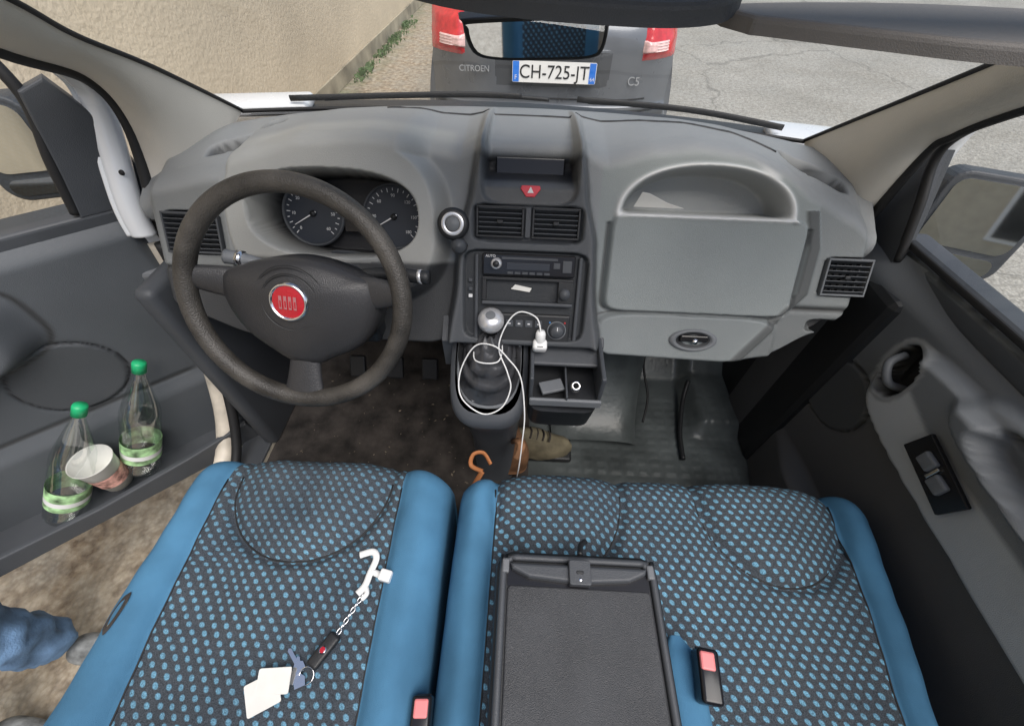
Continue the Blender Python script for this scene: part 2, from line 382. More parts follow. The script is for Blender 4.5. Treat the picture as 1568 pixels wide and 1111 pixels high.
lathe('glovebox_handle_cup',[(0,-.004),(.034,-.001)],M_blk,FM(.378,1.108,.016)@Matrix.Diagonal((1.1,.5,1,1)),dashE,40)
box('glovebox_handle',F(.378,1.112,.02),(.06,.014,.006),M_gloss,dashE,.003,RF)
lathe('glovebox_lock',[(0,.005),(.006,.004),(.006,0)],M_chr,FM(.38,1.107,.021),dashE,20)
prism('paper_sheet',[(-.045,-.006),(.055,-.006),(.02,.004),(-.02,.022),(-.035,.024)],lambda a,b,d:F(.262,1.340,.004)+V((a,-d,b)),0,.001,M_paper,dashE,0)
hE=empty('phone_mount')
Hm=FM(-.132,1.296,.075)
lathe('mount_disc',[(0,.008),(.024,.008),(.029,.004),(.029,-.01),(0,-.012)],M_blk,Hm,hE,40)
lathe('mount_ring',[(.014,.0085),(.017,.0105),(.021,.0085)],M_knob,Hm,hE,40);lathe('mount_magnet',[(0,.011),(.011,.0105),(.013,.0083)],M_md,Hm,hE,30)
tube('mount_arm',[F(-.132,1.296,.07),F(-.125,1.27,.068),F(-.11,1.262,.05)],.006,M_blk,hE)
lathe('mount_joint',[(0,.016),(.012,.012),(.016,0),(.012,-.01),(0,-.014)],M_dk,FM(-.122,1.262,.07),hE,24)
# ---------------------------------------------------------------- lower console
cE=empty('centre_console')
def rr_sec(cx,cy,z,w,d,tilt,n=32,p=3.2):
    out=[]
    for k in range(n):
        a=2*math.pi*k/n;c,s=math.cos(a),math.sin(a)
        X=cx+w/2*math.copysign(abs(c)**(2/p),c);Yl=d/2*math.copysign(abs(s)**(2/p),s)
        out.append(V((X,cy+Yl,z+tilt*Yl)))
    return out
secs=[(-.055,.60,.50,.12,.12,0),(-.055,.60,.75,.125,.13,0),(-.057,.585,.88,.14,.15,.1),(-.06,.575,.98,.165,.19,.5),(-.062,.57,1.045,.175,.21,.75),(-.062,.572,1.065,.168,.20,.8),(-.062,.573,1.066,.15,.18,.8)]
ss=[rr_sec(*s) for s in secs]
o=grid('gear_console',lambda i,j:ss[j][i],32,len(ss),M_dk,cE,cyc=True,cap=True)
ss2=[rr_sec(-.062,.573,1.072,.142,.165,.8,p=2.6),rr_sec(-.062,.573,1.079,.134,.155,.8,p=2.6),rr_sec(-.062,.573,1.07,.12,.14,.8,p=2.6)]
grid('boot_frame',lambda i,j:ss2[j][i],32,3,M_md,cE,cyc=True)
gE=empty('gear_lever')
base=V((-.062,.568,1.070));bs=[]
for j in range(15):
    t=j/14;w=.110*(1-t)**.95+.026;w*=1+.10*math.sin(j*2.3)
    q=rr_sec(base.x+.003*t,base.y+.022*t,base.z+.072*t,w,w*1.1,.8*(1-t),p=2.5)
    bs.append([p+V((0,0,.005*math.sin(k*1.3+j))) for k,p in enumerate(q)])
grid('gear_boot',lambda i,j:bs[j][i],32,15,mat('gaiter_leather',(.045,.046,.05),.28,bump=.6,bs=80),gE,cyc=True)
tube('lever_shaft',[(-.062,.588,1.12),(-.059,.597,1.15)],.007,M_blk,gE,sm=1)
KM=Matrix.Translation((-.058,.60,1.15))@Matrix.Rotation(math.radians(14),4,'X')
lathe('gear_knob',[(.008,-.02),(.014,-.018),(.018,-.005),(.022,.008)],M_gloss,KM,gE)
lathe('gear_knob_cap',[(.022,.008),(.0265,.018),(.027,.028),(.024,.036),(.017,.041),(.008,.0435),(0,.044)],M_knob,KM,gE)
lathe('knob_pattern_disc',[(0,.0448),(.010,.0439)],M_md,KM,gE)
secs=[(.10,.585,.93,.125,.10,.2),(.10,.57,.96,.145,.15,.2),(.102,.565,1.03,.15,.17,.1)]
ss3=[rr_sec(*s,p=6) for s in secs];grid('cubby_lower',lambda i,j:ss3[j][i],32,3,M_dk,cE,cyc=True,cap=True)
box('cubby_floor',(.103,.56,1.038),(.14,.15,.006),M_blk,cE,.002);box('cubby_wall',(.031,.575,1.07),(.008,.15,.075),M_dk,cE,.003);box('cubby_wall',(.176,.575,1.07),(.010,.15,.085),M_dk,cE,.004)
box('cubby_shelf',(.103,.60,1.095),(.145,.09,.012),M_dk,cE,.005,Matrix.Rotation(.25,3,'X'));box('cubby_lip',(.103,.487,1.048),(.15,.008,.022),M_md,cE,.003)
box('cubby_divider',(.105,.53,1.055),(.004,.09,.03),M_dk,cE,.001)
box('switch_tray',(.11,.628,1.118),(.12,.05,.02),M_md,cE,.006,Matrix.Rotation(.5,3,'X'))
lathe('cigarette_socket',[(.007,.012),(.010,.012),(.013,0)],M_chr,Matrix.Translation((.125,.52,1.062))@Matrix.Rotation(.5,4,'X'),cE,24)
box('card_in_cubby',(.075,.52,1.058),(.05,.03,.008),M_md,cE,.002,Matrix.Rotation(.3,3,'Z'))
for sx,x0 in ((-1,-.155),(1,.175)):
    prism('stack_wing',[(.60,1.02),(.70,1.02),(.73,1.14),(.66,1.14),(.60,1.10)],lambda a,b,d:V((x0+d,a,b)),-.012,.012,M_dk,cE,.004)
box('stack_skirt',(.01,.69,1.07),(.31,.10,.09),M_dk,cE,.02,Matrix.Rotation(-.3,3,'X'),4)
chE=empty('usb_charger_cable')
box('charger_body',(.045,.575,1.125),(.030,.024,.026),M_wht,chE,.007,Matrix.Rotation(.4,3,'X'),4)
lathe('charger_plug',[(0,.022),(.008,.021),(.0105,.014),(.0105,-.02),(0,-.02)],M_wht,Matrix.Translation((.045,.58,1.138))@Matrix.Rotation(-.2,4,'X'),chE,24)
box('usb_port',(.045,.564,1.132),(.012,.002,.005),M_blk,chE,.0)
tube('white_cable',[(.045,.578,1.158),(.035,.60,1.18),(.0,.605,1.19),(-.025,.59,1.17),(-.04,.56,1.13),(-.02,.52,1.10),(-.012,.50,1.07),(-.03,.475,1.035),(-.07,.468,1.02),(-.115,.49,1.045),(-.12,.53,1.08),(-.09,.56,1.13),(-.05,.555,1.14),(-.02,.54,1.12),(.008,.515,1.09),(.02,.47,1.02),(.018,.44,.95),(.015,.425,.88),(.01,.42,.80)],.0015,M_wht,chE,ns=8)
tube('white_cable_loop',[(-.09,.58,1.11),(-.085,.53,1.12),(-.04,.53,1.12),(-.035,.58,1.12),(-.06,.595,1.125)],.0014,M_wht,chE,True,ns=8)
# ---------------------------------------------------------------- steering wheel
sE=empty('steering_wheel')
wu=V((.075,.49,.868)).normalized();wn=V((0,-.868,.49));wn=(wn-wu*wn.dot(wu)).normalized();wr=wu.cross(wn)
if wr.x<0: wr=-wr
WC=V((-.381,.506,1.287));WM=Matrix((wr,wu,wn)).transposed().to_4x4();WM=Matrix.Translation(WC)@WM
W=lambda a,b,d=0:WM@V((a,b,d))
tube('rim',[W(.183*math.cos(t*math.pi/12),.183*math.sin(t*math.pi/12)) for t in range(24)],.0165,M_lea,sE,True,ns=18,sm=5)
hub=[(-.128,.025),(-.10,.045),(-.05,.062),(0,.07),(.05,.066),(.10,.052),(.132,.04),(.14,.0),(.128,-.045),(.10,-.08),(.055,-.105),(.03,-.118),(-.015,-.118),(-.05,-.10),(-.095,-.068),(-.125,-.02)]
hs=[(p.x,p.y) for p in cr([(a,b,0) for a,b in hub],6,True)];hn=len(hs)
rings=[(1.0,-.05),(1.0,-.02),(.985,-.006),(.95,.002),(.85,.010),(.6,.019),(.35,.023),(.12,.024)]
M_bag=mat('airbag_cover',(.030,.030,.032),.33,bump=.35,bs=600)
o=grid('airbag_pad',lambda i,j:W(hs[i][0]*rings[j][0],hs[i][1]*rings[j][0],rings[j][1]-.006),hn,len(rings),M_bag,sE,cyc=True,cap=True)
recalc(o)
def spoke(nm,a,b,w0,w1,m=M_bag):
    a=V(a);b=V(b);n_=10
    d=(b-a).normalized();s=d.cross(V((0,0,1)))
    def fn(i,j):
        t=j/(n_-1);c=a.lerp(b,t);w=w0+(w1-w0)*t**2
        an=2*math.pi*i/16;return WM@(c+s*math.cos(an)*w/2+V((0,0,1))*math.sin(an)*.010)
    grid(nm,fn,16,n_,m,sE,cyc=True,cap=True)
spoke('spoke_l',(-.10,.012,-.016),(-.180,.02,-.002),.055,.035);spoke('spoke_r',(.10,.02,-.016),(.180,.03,-.002),.06,.035)
spoke('spoke_b',(.005,-.09,-.016),(.005,-.181,0),.055,.08)
lathe('pad_groove',[(.045,.0165),(.0465,.0155),(.048,.0165)],M_blk,WM@Matrix.Translation((0,-.002,.0)),sE,48)
lathe('pad_groove',[(.058,.0135),(.0595,.0125),(.061,.0135)],M_blk,WM@Matrix.Translation((0,-.002,.0)),sE,48)
lathe('badge_ring',[(.026,.019),(.028,.0235),(.0305,.0235),(.0325,.017)],M_chr,WM,sE,48)
lathe('badge_face',[(0,.0225),(.018,.022),(.0268,.0205)],M_red,WM,sE,48)
M_bar=mat('badge_bar_m',(.6,.25,.28),.3,metal=.6)
for k in range(4):
    x=-.012+k*.008
    mesh('badge_bar',[W(x-.0025,-.012,.0232),W(x+.0025,-.012,.0232),W(x+.0025,.010,.0232),W(x-.0025,.010,.0232)],[(0,1,2,3)],M_bar,sE,False)
    mesh('badge_gap',[W(x-.0012,-.009,.0236),W(x+.0012,-.009,.0236),W(x+.0012,.002,.0236),W(x-.0012,.002,.0236)],[(0,1,2,3)],M_red,sE,False)
colE=empty('steering_column')
def colfn(i,j):
    t=j/6;q=rr_sec(0,0,0,.115+.05*t,.10+.05*t,0,24,3)[i];return W(q.x+.005,q.y-.015,-.035-.20*t)
grid('column_shroud',colfn,24,7,M_dk,colE,cyc=True,cap=True)
tube('stalk_l',[W(-.05,.03,-.06),W(-.10,.045,-.055),W(-.145,.05,-.05)],lambda t:.009+.004*t,M_md,colE)
tube('stalk_l_ring',[W(-.115,.048,-.053),W(-.125,.049,-.052)],.0145,M_chr,colE,sm=1)
tube('stalk_r',[W(.05,.03,-.06),W(.12,.05,-.055),W(.215,.055,-.05)],lambda t:.009+.004*t,M_blk,colE)
tube('stalk_r_tip',[W(.197,.054,-.051),W(.203,.055,-.05)],.0132,M_knob,colE,sm=1)
box('ignition_barrel',W(.09,-.06,-.10),(.05,.05,.06),M_blk,colE,.012,None,4)
# ---------------------------------------------------------------- seats
def seat(name,x0f,x1f,xp0,xp1,x0b,x1b,xq0,xq1,arcs,wearc,yf=.405,ztop=.905):
    E=empty(name)
    yb=-.16
    def bounds(y):
        t=(y-yb)/(yf-yb);L=lambda a,b:b+(a-b)*t
        return L(x0f,x0b),L(xp0,xq0),L(xp1,xq1),L(x1f,x1b)
    def H(x,y):
        b=bounds(y);h=ztop
        for e0,e1,sg in ((b[0],b[1],1),(b[3],b[2],-1)):
            w=abs(e1-e0);t=(x-e0)*sg/w
            if -.01<t<1.6: h+=.022*math.exp(-((t-.55)/.42)**2)
            if abs(t-1)<.35: h-=.008*math.exp(-((t-1)/.09)**2)
        h-=.012*S(y,.25,-.1)
        for (cx,cy,rx,ry) in arcs:
            if y<cy+.03:
                r=math.hypot((x-cx)/rx,(y-cy)/ry) if y<cy else abs(x-cx)/rx
                d=(r-1)*min(rx,ry);h-=.014*math.exp(-(d/.010)**2)
                if r<1: h+=.018*S(r,1,.5)
        h+=.004*math.sin(x*23+y*9)*math.sin(y*17-x*5)+.0018*math.sin(x*61+y*31)*math.sin(y*47-x*37)
        return h
    nb,npn,nb2=16,80,16
    seq=[('a',k/nb) for k in range(nb)]+[('b',k/npn) for k in range(npn)]+[('c',k/nb2) for k in range(nb2+1)]
    nsk=5
    ny=90;nf=14
    def pos(i,j):
        jj=min(j,ny-1);ty=jj/(ny-1)
        ii=max(0,min(len(seq)-1,i-nsk));k,t=seq[ii]
        y=yb+(yf-.05-yb)*ty
        b=bounds(y);x={'a':b[0]+(b[1]-b[0])*t,'b':b[1]+(b[2]-b[1])*t,'c':b[2]+(b[3]-b[2])*t}[k]
        mid=(b[0]+b[3])/2;hwid=(b[3]-b[0])/2
        u=(x-mid)/hwid
        fr=-.035*abs(u)**5
        h=H(x,y)
        e=min(x-b[0],b[3]-x);r=.045
        if e<r: h-=r*(1-math.sqrt(max(0,1-(1-e/r)**2)))
        yy=y+fr*S(ty,.4,1)
        if j>=ny:
            a=(j-ny+1)/nf
            if a<.6:
                an=a/.6*math.pi/2;yy+=.05*math.sin(an);h-=.05*(1-math.cos(an))
            else:
                yy+=.05-.02*(a-.6)/.4;h-=.05+.16*(a-.6)/.4
        if i<nsk: s=(nsk-i)/nsk;x+=.006*s;h-=.20*s
        if i>=nsk+len(seq): s=(i-nsk-len(seq)+1)/nsk;x-=.006*s;h-=.20*s
        return V((x,yy,max(h,.66)))
    nx=len(seq)+2*nsk
    def mi(i,j):
        k=seq[max(0,min(len(seq)-1,i-nsk))][0];return 0 if k=='b' and i>=nsk else 1
    wear=lambda i,j:(lambda p:(wearc(p.x,p.y),)*3)(pos(i,j))
    o=grid('cushion',pos,nx,ny+nf,[M_fab,M_blue],E,mi=mi,col=wear)
    uv=o.data.uv_layers.new(name='UVMap');me=o.data
    rowlen=[0]
    for j in range(1,ny+nf):
        a=pos(nx//2,j-1);b=pos(nx//2,j);rowlen.append(rowlen[-1]+(b-a).length)
    nv=ny+nf
    for l in me.loops:
        v=l.vertex_index;uv.data[l.index].uv=(me.vertices[v].co.x,rowlen[v%nv])
    for (cx,cy,rx,ry) in arcs:
        P=[]
        for k in range(0,33):
            a=math.pi+math.pi*k/32;x=cx+rx*math.cos(a);y=cy+ry*math.sin(a);P.append((x,y,H(x,y)+.0005))
        tube('seam_piping',P,.0021,M_seal,E,sm=1,ns=6)
    for idx in (1,2):
        P=[(bounds(y)[idx],y-.0,H(bounds(y)[idx],y)+.0003) for y in [yb+(yf-.06-yb)*k/20 for k in range(21)]]
        tube('edge_piping',P,.0017,M_seal,E,sm=1,ns=6)
    box('seat_base',((x0f+x1f)/2,.10,.62),(x1f-x0f-.06,.50,.22),M_carp,E,.01)
    def backrest(a,b_,nm,z1=1.42):
        def fn(i,j):
            u=i/24*2-1;t=j/30
            x=(a+b_)/2+(b_-a)/2*u*(1-.10*t**3);z=.88+(z1-.88)*t
            y=-.22-.12*t-.06*t*t
            e=min(1-abs(u),1-t if t>.5 else 1)
            y+=.03*math.exp(-((abs(u)-.85)/.12)**2)
            y-=.05*(1-math.sqrt(max(0,1-max(0,1-e/.12)**2)))
            return V((x,y,z))
        o=grid(nm,fn,25,31,[M_fab,M_blue],E,mi=lambda i,j:0 if 4<=i<20 else 1,col=lambda i,j:(.9,.9,.9))
        uv=o.data.uv_layers.new(name='UVMap')
        for l in o.data.loops:
            c=o.data.vertices[l.vertex_index].co;uv.data[l.index].uv=(c.x,c.z)
        box(nm+'_shell',((a+b_)/2,-.41,1.12),(b_-a-.05,.05,.55),M_dk,E,.02,Matrix.Rotation(.22,3,'X'),4)
    return E,backrest,H
wd=lambda x,y:.9-.5*math.exp(-((x+.45)/.22)**2-((y-.36)/.14)**2)
dE,back,HD=seat('driver_seat',-.70,-.135,-.615,-.238,-.73,-.125,-.61,-.225,[(-.425,.355,.165,.165)],wd)
back(-.70,-.14,'backrest')
Mx=Matrix.Translation((-.672,.09,HD(-.672,.09)-.004))@Matrix.Rotation(-.5,4,'Y')@Matrix.Rotation(-.2,4,'Z')@Matrix.Diagonal((.5,1.5,1,1))
lathe('bolster_tear_foam',[(0,.003),(.016,.003),(.019,-.002)],mat('seat_foam',(.50,.45,.30),.9,bump=.6),Mx,dE,24)
lathe('bolster_tear_edge',[(.014,.0035),(.018,.006),(.022,.002)],M_carp,Mx,dE,24)
wb=lambda x,y:1.0-.4*math.exp(-((x-.1)/.18)**2-((y-.38)/.10)**2)-.15*math.exp(-((x-.55)/.1)**2-((y-.36)/.1)**2)
bE,back2,HB=seat('passenger_bench_seat',-.112,.765,-.03,.69,-.115,.69,-.035,.625,[(.10,.355,.135,.165),(.54,.355,.145,.165)],wb,yf=.40)
back2(.30,.70,'backrest')
tE=empty('folding_armrest_table')
def TB(a,b,d): return V((a,b,1.0+d))
prism('table_shell',rrect(-.020,.255,-.22,.205,.03,6),TB,-.07,.0,M_blk,tE,.012)
prism('table_top',rrect(0,.235,-.20,.150,.008,4),TB,.0,.004,mat('table_plastic',(.040,.042,.046),.38,bump=.6,bs=800,var=.2,vs=12),tE,.003)
tube('table_rim',[TB(a,b,.003) for a,b in rrect(-.008,.243,-.21,.192,.022,6)],.006,M_dk,tE,True,sm=2,ns=8)
prism('handle_well',rrect(.0,.235,.146,.184,.006,4),TB,.0,.0022,M_gloss,tE,0)
hand=[(.004,.181),(.231,.181),(.228,.172),(.20,.160),(.12,.154),(.035,.160),(.007,.172)]
prism('pull_handle',hand,TB,.003,.018,M_dk,tE,.005)
prism('latch_plate',rrect(.10,.136,.150,.188,.004),TB,.012,.0255,M_dk,tE,.002)
prism('latch_button',rrect(.112,.124,.166,.171,.002),TB,.025,.027,M_blk,tE,.001)
lathe('latch_screw',[(0,.0265),(.0025,.026)],M_chr,Matrix.Translation((.118,.158,1.0)),tE,12)
for x in (-.004,.239): box('table_hinge_stop',(x,.178,1.004),(.012,.022,.014),M_md,tE,.003)
tube('strap_hook',[(.125,.205,.99),(.130,.225,.975),(.14,.235,.965)],.005,M_blk,tE)
M_bred=mat('buckle_red',(.8,.24,.24),.35)
def buckle(nm,x,y,z,ang):
    E=empty(nm);R=Matrix.Rotation(ang,3,'Z')
    box('buckle_body',(x,y,z),(.032,.07,.035),M_gloss,E,.006,R,4)
    box('release_button',(x-.001,y+.018,z+.0165),(.022,.024,.008),M_bred,E,.003,R)
    box('belt_tongue_slot',(x,y+.0345,z+.004),(.022,.003,.005),M_blk,E,.0005,R)
    return E
b1=buckle('seat_belt_buckle',.312,.045,.972,-.12)
def cov(i,j):
    t=j/10;q=rr_sec(0,0,0,.062,.05,0,20,2.6)[i];r=1 if t<.75 else math.sqrt(max(.02,1-((t-.75)/.26)**2))
    return V((.288+q.x*r,-.12+.22*t,.930+q.y*r))
grid('buckle_cover',cov,20,11,M_blue,b1,cyc=True,cap=True)
buckle('seat_belt_buckle.001',-.125,-.03,.90,.05)
kE=empty('key_bunch')
hz=lambda x,y:HD(x,y)
k1=V((-.305,.055,hz(-.305,.055)+.008))
box('car_key_fob',k1,(.022,.055,.012),M_blk,kE,.005,Matrix.Rotation(-.55,3,'Z'),4)
lathe('fob_badge',[(0,.0075),(.006,.007),(.0065,.005)],M_chr,Matrix.Translation(k1),kE,24);lathe('fob_badge_red',[(0,.0078),(.0045,.0076)],M_red,Matrix.Translation(k1),kE,24)
def onseat(pts,h=.004): return [(x,y,hz(x,y)+h) for x,y in pts]
tube('key_ring',[(-.325+.012*math.cos(a),.02+.012*math.sin(a),hz(-.325,.02)+.006+.003*math.sin(a)) for a in [k*math.pi/6 for k in range(12)]],.0012,M_chr,kE,True,ns=6,sm=3)
for ax,ay,an in ((-.335,.025,2.4),(-.34,.015,2.9),(-.33,.005,2.0)):
    c=V((ax,ay,hz(ax,ay)+.006));R=Matrix.Rotation(an,3,'Z')
    prism('metal_key',[(0,-.008),(.012,-.009),(.018,-.003),(.042,-.003),(.045,0),(.042,.003),(.018,.003),(.012,.009),(0,.008)],lambda a,b,d,c=c,R=R:c+R@V((a,b,d)),0,.002,M_chr,kE,0)
for k in range(9):
    t=k/8;x=-.293+.03*t;y=.075+.065*t;c=V((x,y,hz(x,y)+.004))
    an=math.atan2(.065,.03);u=V((math.cos(an),math.sin(an),0));w=V((-u.y,u.x,0)) if k%2 else V((0,0,1))
    tube('chain_link',[c+u*.006*math.cos(a)+w*.0032*math.sin(a) for a in [q*math.pi/4 for q in range(8)]],.0011,M_chr,kE,True,ns=6,sm=2)
wE=empty('plastic_hook')
tube('hook_arm',onseat([(-.285,.205),(-.262,.212),(-.252,.20),(-.258,.175),(-.262,.155),(-.272,.14)],.010),lambda t:.0065,M_wht,wE,flat=.6)
tube('hook_branch',onseat([(-.256,.178),(-.235,.172),(-.222,.168)],.011),lambda t:.005+.003*t,M_wht,wE,flat=.7)
box('hook_block',(-.225,.170,hz(-.225,.17)+.012),(.022,.020,.016),M_wht,wE,.003,Matrix.Rotation(-.2,3,'Z'))
tube('hook_tip',onseat([(-.262,.155),(-.255,.142),(-.262,.132)],.009),.0045,M_wht,wE)
pE=empty('key_tag')
for i,(cx,cy,an,sx,sy,dz) in enumerate(((-.385,-.005,.5,.05,.045,.004),(-.372,.012,.1,.052,.036,.009))):
    c=V((cx,cy,hz(cx,cy)+dz));R=Matrix.Rotation(an,3,'Z')@Matrix.Rotation(.12*(i+1),3,'X')
    prism('paper_tag',rrect(-sx/2,sx/2,-sy/2,sy/2,.003),lambda a,b,d,c=c,R=R:c+R@V((a,b,d+1.5*a*a*4)),0,.0015,M_paper,pE,0)
lathe('tag_eyelet',[(.002,.0125),(.0045,.0125)],M_md,Matrix.Translation((-.362,.016,hz(-.362,.016))),pE,16)
# ---------------------------------------------------------------- floor / footwell
vE=empty('van_cabin_body')
def floorz(x,y):
    z=.52+max(0,y-.98)*.9
    if .12<x<.74:
        fx=(x*22)%1;fy=(y*34)%1
        if fx<.72 and fy<.45: z+=.003*S(y,.5,.55)*S(y,.92,.88)
    z+=.05*S(x,.60,.66)*S(y,.72,.78)
    return z
NFx,NFy=260,200
grid('cabin_floor',lambda i,j:V((-.80+1.62*i/(NFx-1),-.45+1.85*j/(NFy-1),floorz(-.80+1.62*i/(NFx-1),-.45+1.85*j/(NFy-1)))),NFx,NFy,[M_mat,M_carp],vE,mi=lambda i,j:0 if -.80+1.62*i/(NFx-1)>.05 else 1)
mesh('firewall',[(-.82,1.28,.5),(.82,1.28,.5),(.82,1.05,1.34),(-.82,1.05,1.34)],[(0,1,2,3)],M_carp,vE,False)
def toe(i,j):
    u=i/24*2-1;t=j/30;w=.14+.03*t
    y=.68+.34*t;z=.54+.02*(1-abs(u)**4)+.48*t**1.9
    z-=.10*abs(u)**6*t
    return V((.27+w*u,y,z))
grid('moulded_toe_mat',toe,25,31,M_mat,vE)
box('kick_panel',(-.815,.80,.84),(.05,.34,.66),M_dk,vE,.02,None,4);box('kick_panel',(.795,.9,.86),(.05,.5,.70),M_blk,vE,.02)
box('door_sill',(-.90,.16,.47),(.16,1.2,.08),M_jamb,vE,.02,None,4);box('sill_tread',(-.86,.16,.515),(.09,1.1,.012),M_dk,vE,.004)
box('hinge_pillar',(-.875,.90,.85),(.09,.12,.80),M_seal,vE,.02,None,4)
tube('jamb_edge',[(-.90,.84,1.16),(-.915,.82,1.0),(-.93,.76,.80),(-.94,.66,.60),(-.94,.52,.50),(-.94,.3,.49)],.028,M_jamb,vE,ns=12)
tube('jamb_seal',[(-.86,.80,1.18),(-.865,.77,1.0),(-.87,.70,.78),(-.875,.58,.58),(-.875,.45,.53),(-.875,.2,.53)],.014,M_seal,vE)
box('door_hinge',(-.935,.80,1.08),(.05,.05,.05),M_md,vE,.01)
for x in (-.55,-.42,-.30): box('pedal',(x,.87,.66),(.055,.02,.075),M_blk,vE,.006,Matrix.Rotation(-.6,3,'X'))
vs=[];fs=[]
for k in range(120):
    x=random.uniform(-.72,-.12);y=random.uniform(.45,.95);z=.523+random.uniform(0,.003);a=random.uniform(0,6.28);l=random.choice([.002,.003,.006]);w_=l*random.uniform(.3,.7)
    u=V((math.cos(a),math.sin(a),random.uniform(-.1,.3)));q=V((-math.sin(a),math.cos(a),0));b=len(vs);c=V((x,y,z))
    vs+=[c-u*l,c+q*w_,c+u*l,c-q*w_];fs.append((b,b+1,b+2,b+3))
mesh('floor_crumbs',vs,fs,mat('dry_leaf_crumbs',(.16,.13,.10),.9,var=.6,vs=60),vE,False)
# raised rubber lip of the passenger mat and wiring
tube('mat_lip',[(.56,.64,.535),(.57,.74,.54),(.60,.86,.56),(.62,.92,.60)],.008,M_blk,vE,ns=8)
tube('wiring_loom',[(.44,.76,.56),(.46,.84,.60),(.44,.93,.68),(.46,1.0,.80)],.004,M_seal,vE)
bagE=empty('work_boot')
def boot(i,j):
    t=j/14;w=.09*(math.sin(math.pi*min(.97,.14+t*.80)))**.45;h=.105 if t<.3 else .105-.05*S(t,.3,.75)
    if t>.85: w*=math.sqrt(max(.05,1-((t-.85)/.16)**2));h*=math.sqrt(max(.3,1-((t-.85)/.18)**2))
    a=math.pi*i/14;return V((.0+.19*t,.655+w/2*math.cos(a),(.535+h*math.sin(a)**.7) if i not in(0,14) else .535))
grid('boot_upper',boot,15,15,mat('khaki_suede',(.15,.13,.085),.9,bump=.6,bs=120,var=.35,vs=20),bagE)
box('boot_sole',(.095,.655,.535),(.19,.09,.022),M_blk,bagE,.01,None,4)
for k in range(4): tube('boot_lace',[(.05+.02*k,.635,.632-.006*k),(.055+.02*k,.655,.642-.008*k),(.05+.02*k,.675,.632-.006*k)],.003,M_carp,bagE,sm=3,ns=6)
stE=empty('tool_pouch');M_or=mat('orange_webbing',(.45,.17,.06),.7,bump=.4,bs=500);M_br=mat('brown_canvas',(.20,.10,.05),.9,bump=.6,bs=200,var=.4,vs=20)
def pouch(i,j):
    t=j/10;q=rr_sec(0,0,0,.11-.05*t,.08-.045*t,0,24,2.6)[i];return V((-.01+q.x+.01*math.sin(t*5),.585+q.y,.56+.23*t))
grid('pouch_body',pouch,24,11,M_br,stE,cyc=True,cap=True)
tube('pouch_strap',[(-.075,.44,.80),(-.105,.455,.80),(-.10,.475,.82),(-.075,.48,.82),(-.055,.455,.81)],.006,M_or,stE,flat=.6)
tube('pouch_handle',[(.0,.55,.76),(.01,.52,.82),(.02,.50,.83),(.01,.48,.80)],.011,M_br,stE,flat=.6)
tube('strap_tail',[(-.075,.44,.80),(-.10,.41,.76),(-.115,.40,.70)],.007,M_or,stE,flat=.5)
# ---------------------------------------------------------------- pillars + windscreen
WL=[(-.70,1.08,1.375),(-.69,.867,1.514),(-.68,.736,1.587),(-.64,.634,1.643),(-.60,.48,1.73)]
WR=[(.66,1.06,1.362),(.665,.865,1.502),(.66,.744,1.585),(.64,.679,1.621),(.60,.48,1.73)]
SL=[(-.83,.80,1.24),(-.82,.87,1.40),(-.82,.855,1.495),(-.78,.70,1.576),(-.73,.50,1.70)]
SR=[(.765,.86,1.22),(.76,.84,1.42),(.755,.81,1.47),(.74,.714,1.545),(.70,.50,1.68)]
def pillar(nm,A,B,sg,m):
    a=cr(A,10);b=cr(B,10)
    def fn(i,j):
        t=i/14;p=a[j].lerp(b[j],t);return p+V((sg*.028*math.sin(math.pi*t),-.03*math.sin(math.pi*t),0))
    return grid(nm,fn,15,len(a),m,vE)
pillar('a_pillar_trim',WL,SL,1,M_trim);pillar('a_pillar_trim',WR,SR,-1,M_trim)
tube('door_aperture_seal',SL,.012,M_seal,vE);tube('door_aperture_seal',SR,.010,M_seal,vE)
tube('windscreen_gasket',WL,.004,M_seal,vE);tube('windscreen_gasket',WR,.004,M_seal,vE)
OL=[(-.885,.80,1.20),(-.885,.82,1.27),(-.872,.885,1.43),(-.852,.865,1.505),(-.81,.74,1.59),(-.765,.52,1.71)]
tube('a_pillar_body',OL,.027,M_body,vE,ns=14,flat=.8)
tube('a_pillar_rain_gutter',[V(p)+V((-.024,-.010,.004)) for p in OL],.007,M_body,vE,ns=10)
lathe('trim_stud',[(0,.004),(.005,.003),(.006,0)],M_seal,Matrix.Translation((-.857,.825,1.335))@Matrix.Rotation(1.2,4,'X'),vE,16)
OR=[(.86,.88,1.22),(.85,.90,1.40),(.84,.87,1.50),(.80,.74,1.60),(.76,.52,1.72)]
tube('a_pillar_body',OR,.025,M_body,vE,ns=14,flat=.8)
wl=cr(WL,6);wr_=cr(WR,6)
def ws(i,j):
    t=i/24;p=wl[j].lerp(wr_[j],t);b=1-(2*t-1)**2;return p+V((0,.055*b,.012*b))
grid('windscreen',ws,25,len(wl),M_glass,vE)
tube('windscreen_base_seal',[ws(i,0)+V((0,-.004,0)) for i in range(0,25,2)],.0045,M_seal,vE)
box('windscreen_header',(0,.50,1.79),(1.30,.12,.04),M_trim,vE,.015,None,4)
def cowl(i,j):
    t=i/24;p=ws(i,0);return p+V((0,.01+.16*j/4,-.014-.020*j/4))
grid('scuttle',cowl,25,5,M_blk,vE)
def bon(i,j):
    u=i/20*2-1;t=j/12;return V((.93*u-.02,1.20+.75*t-.14*u*u,1.345-.30*t**1.6-.05*(1-u*u)*(1-t)*.6-.03*u**8))
grid('bonnet',bon,21,13,M_body,vE)
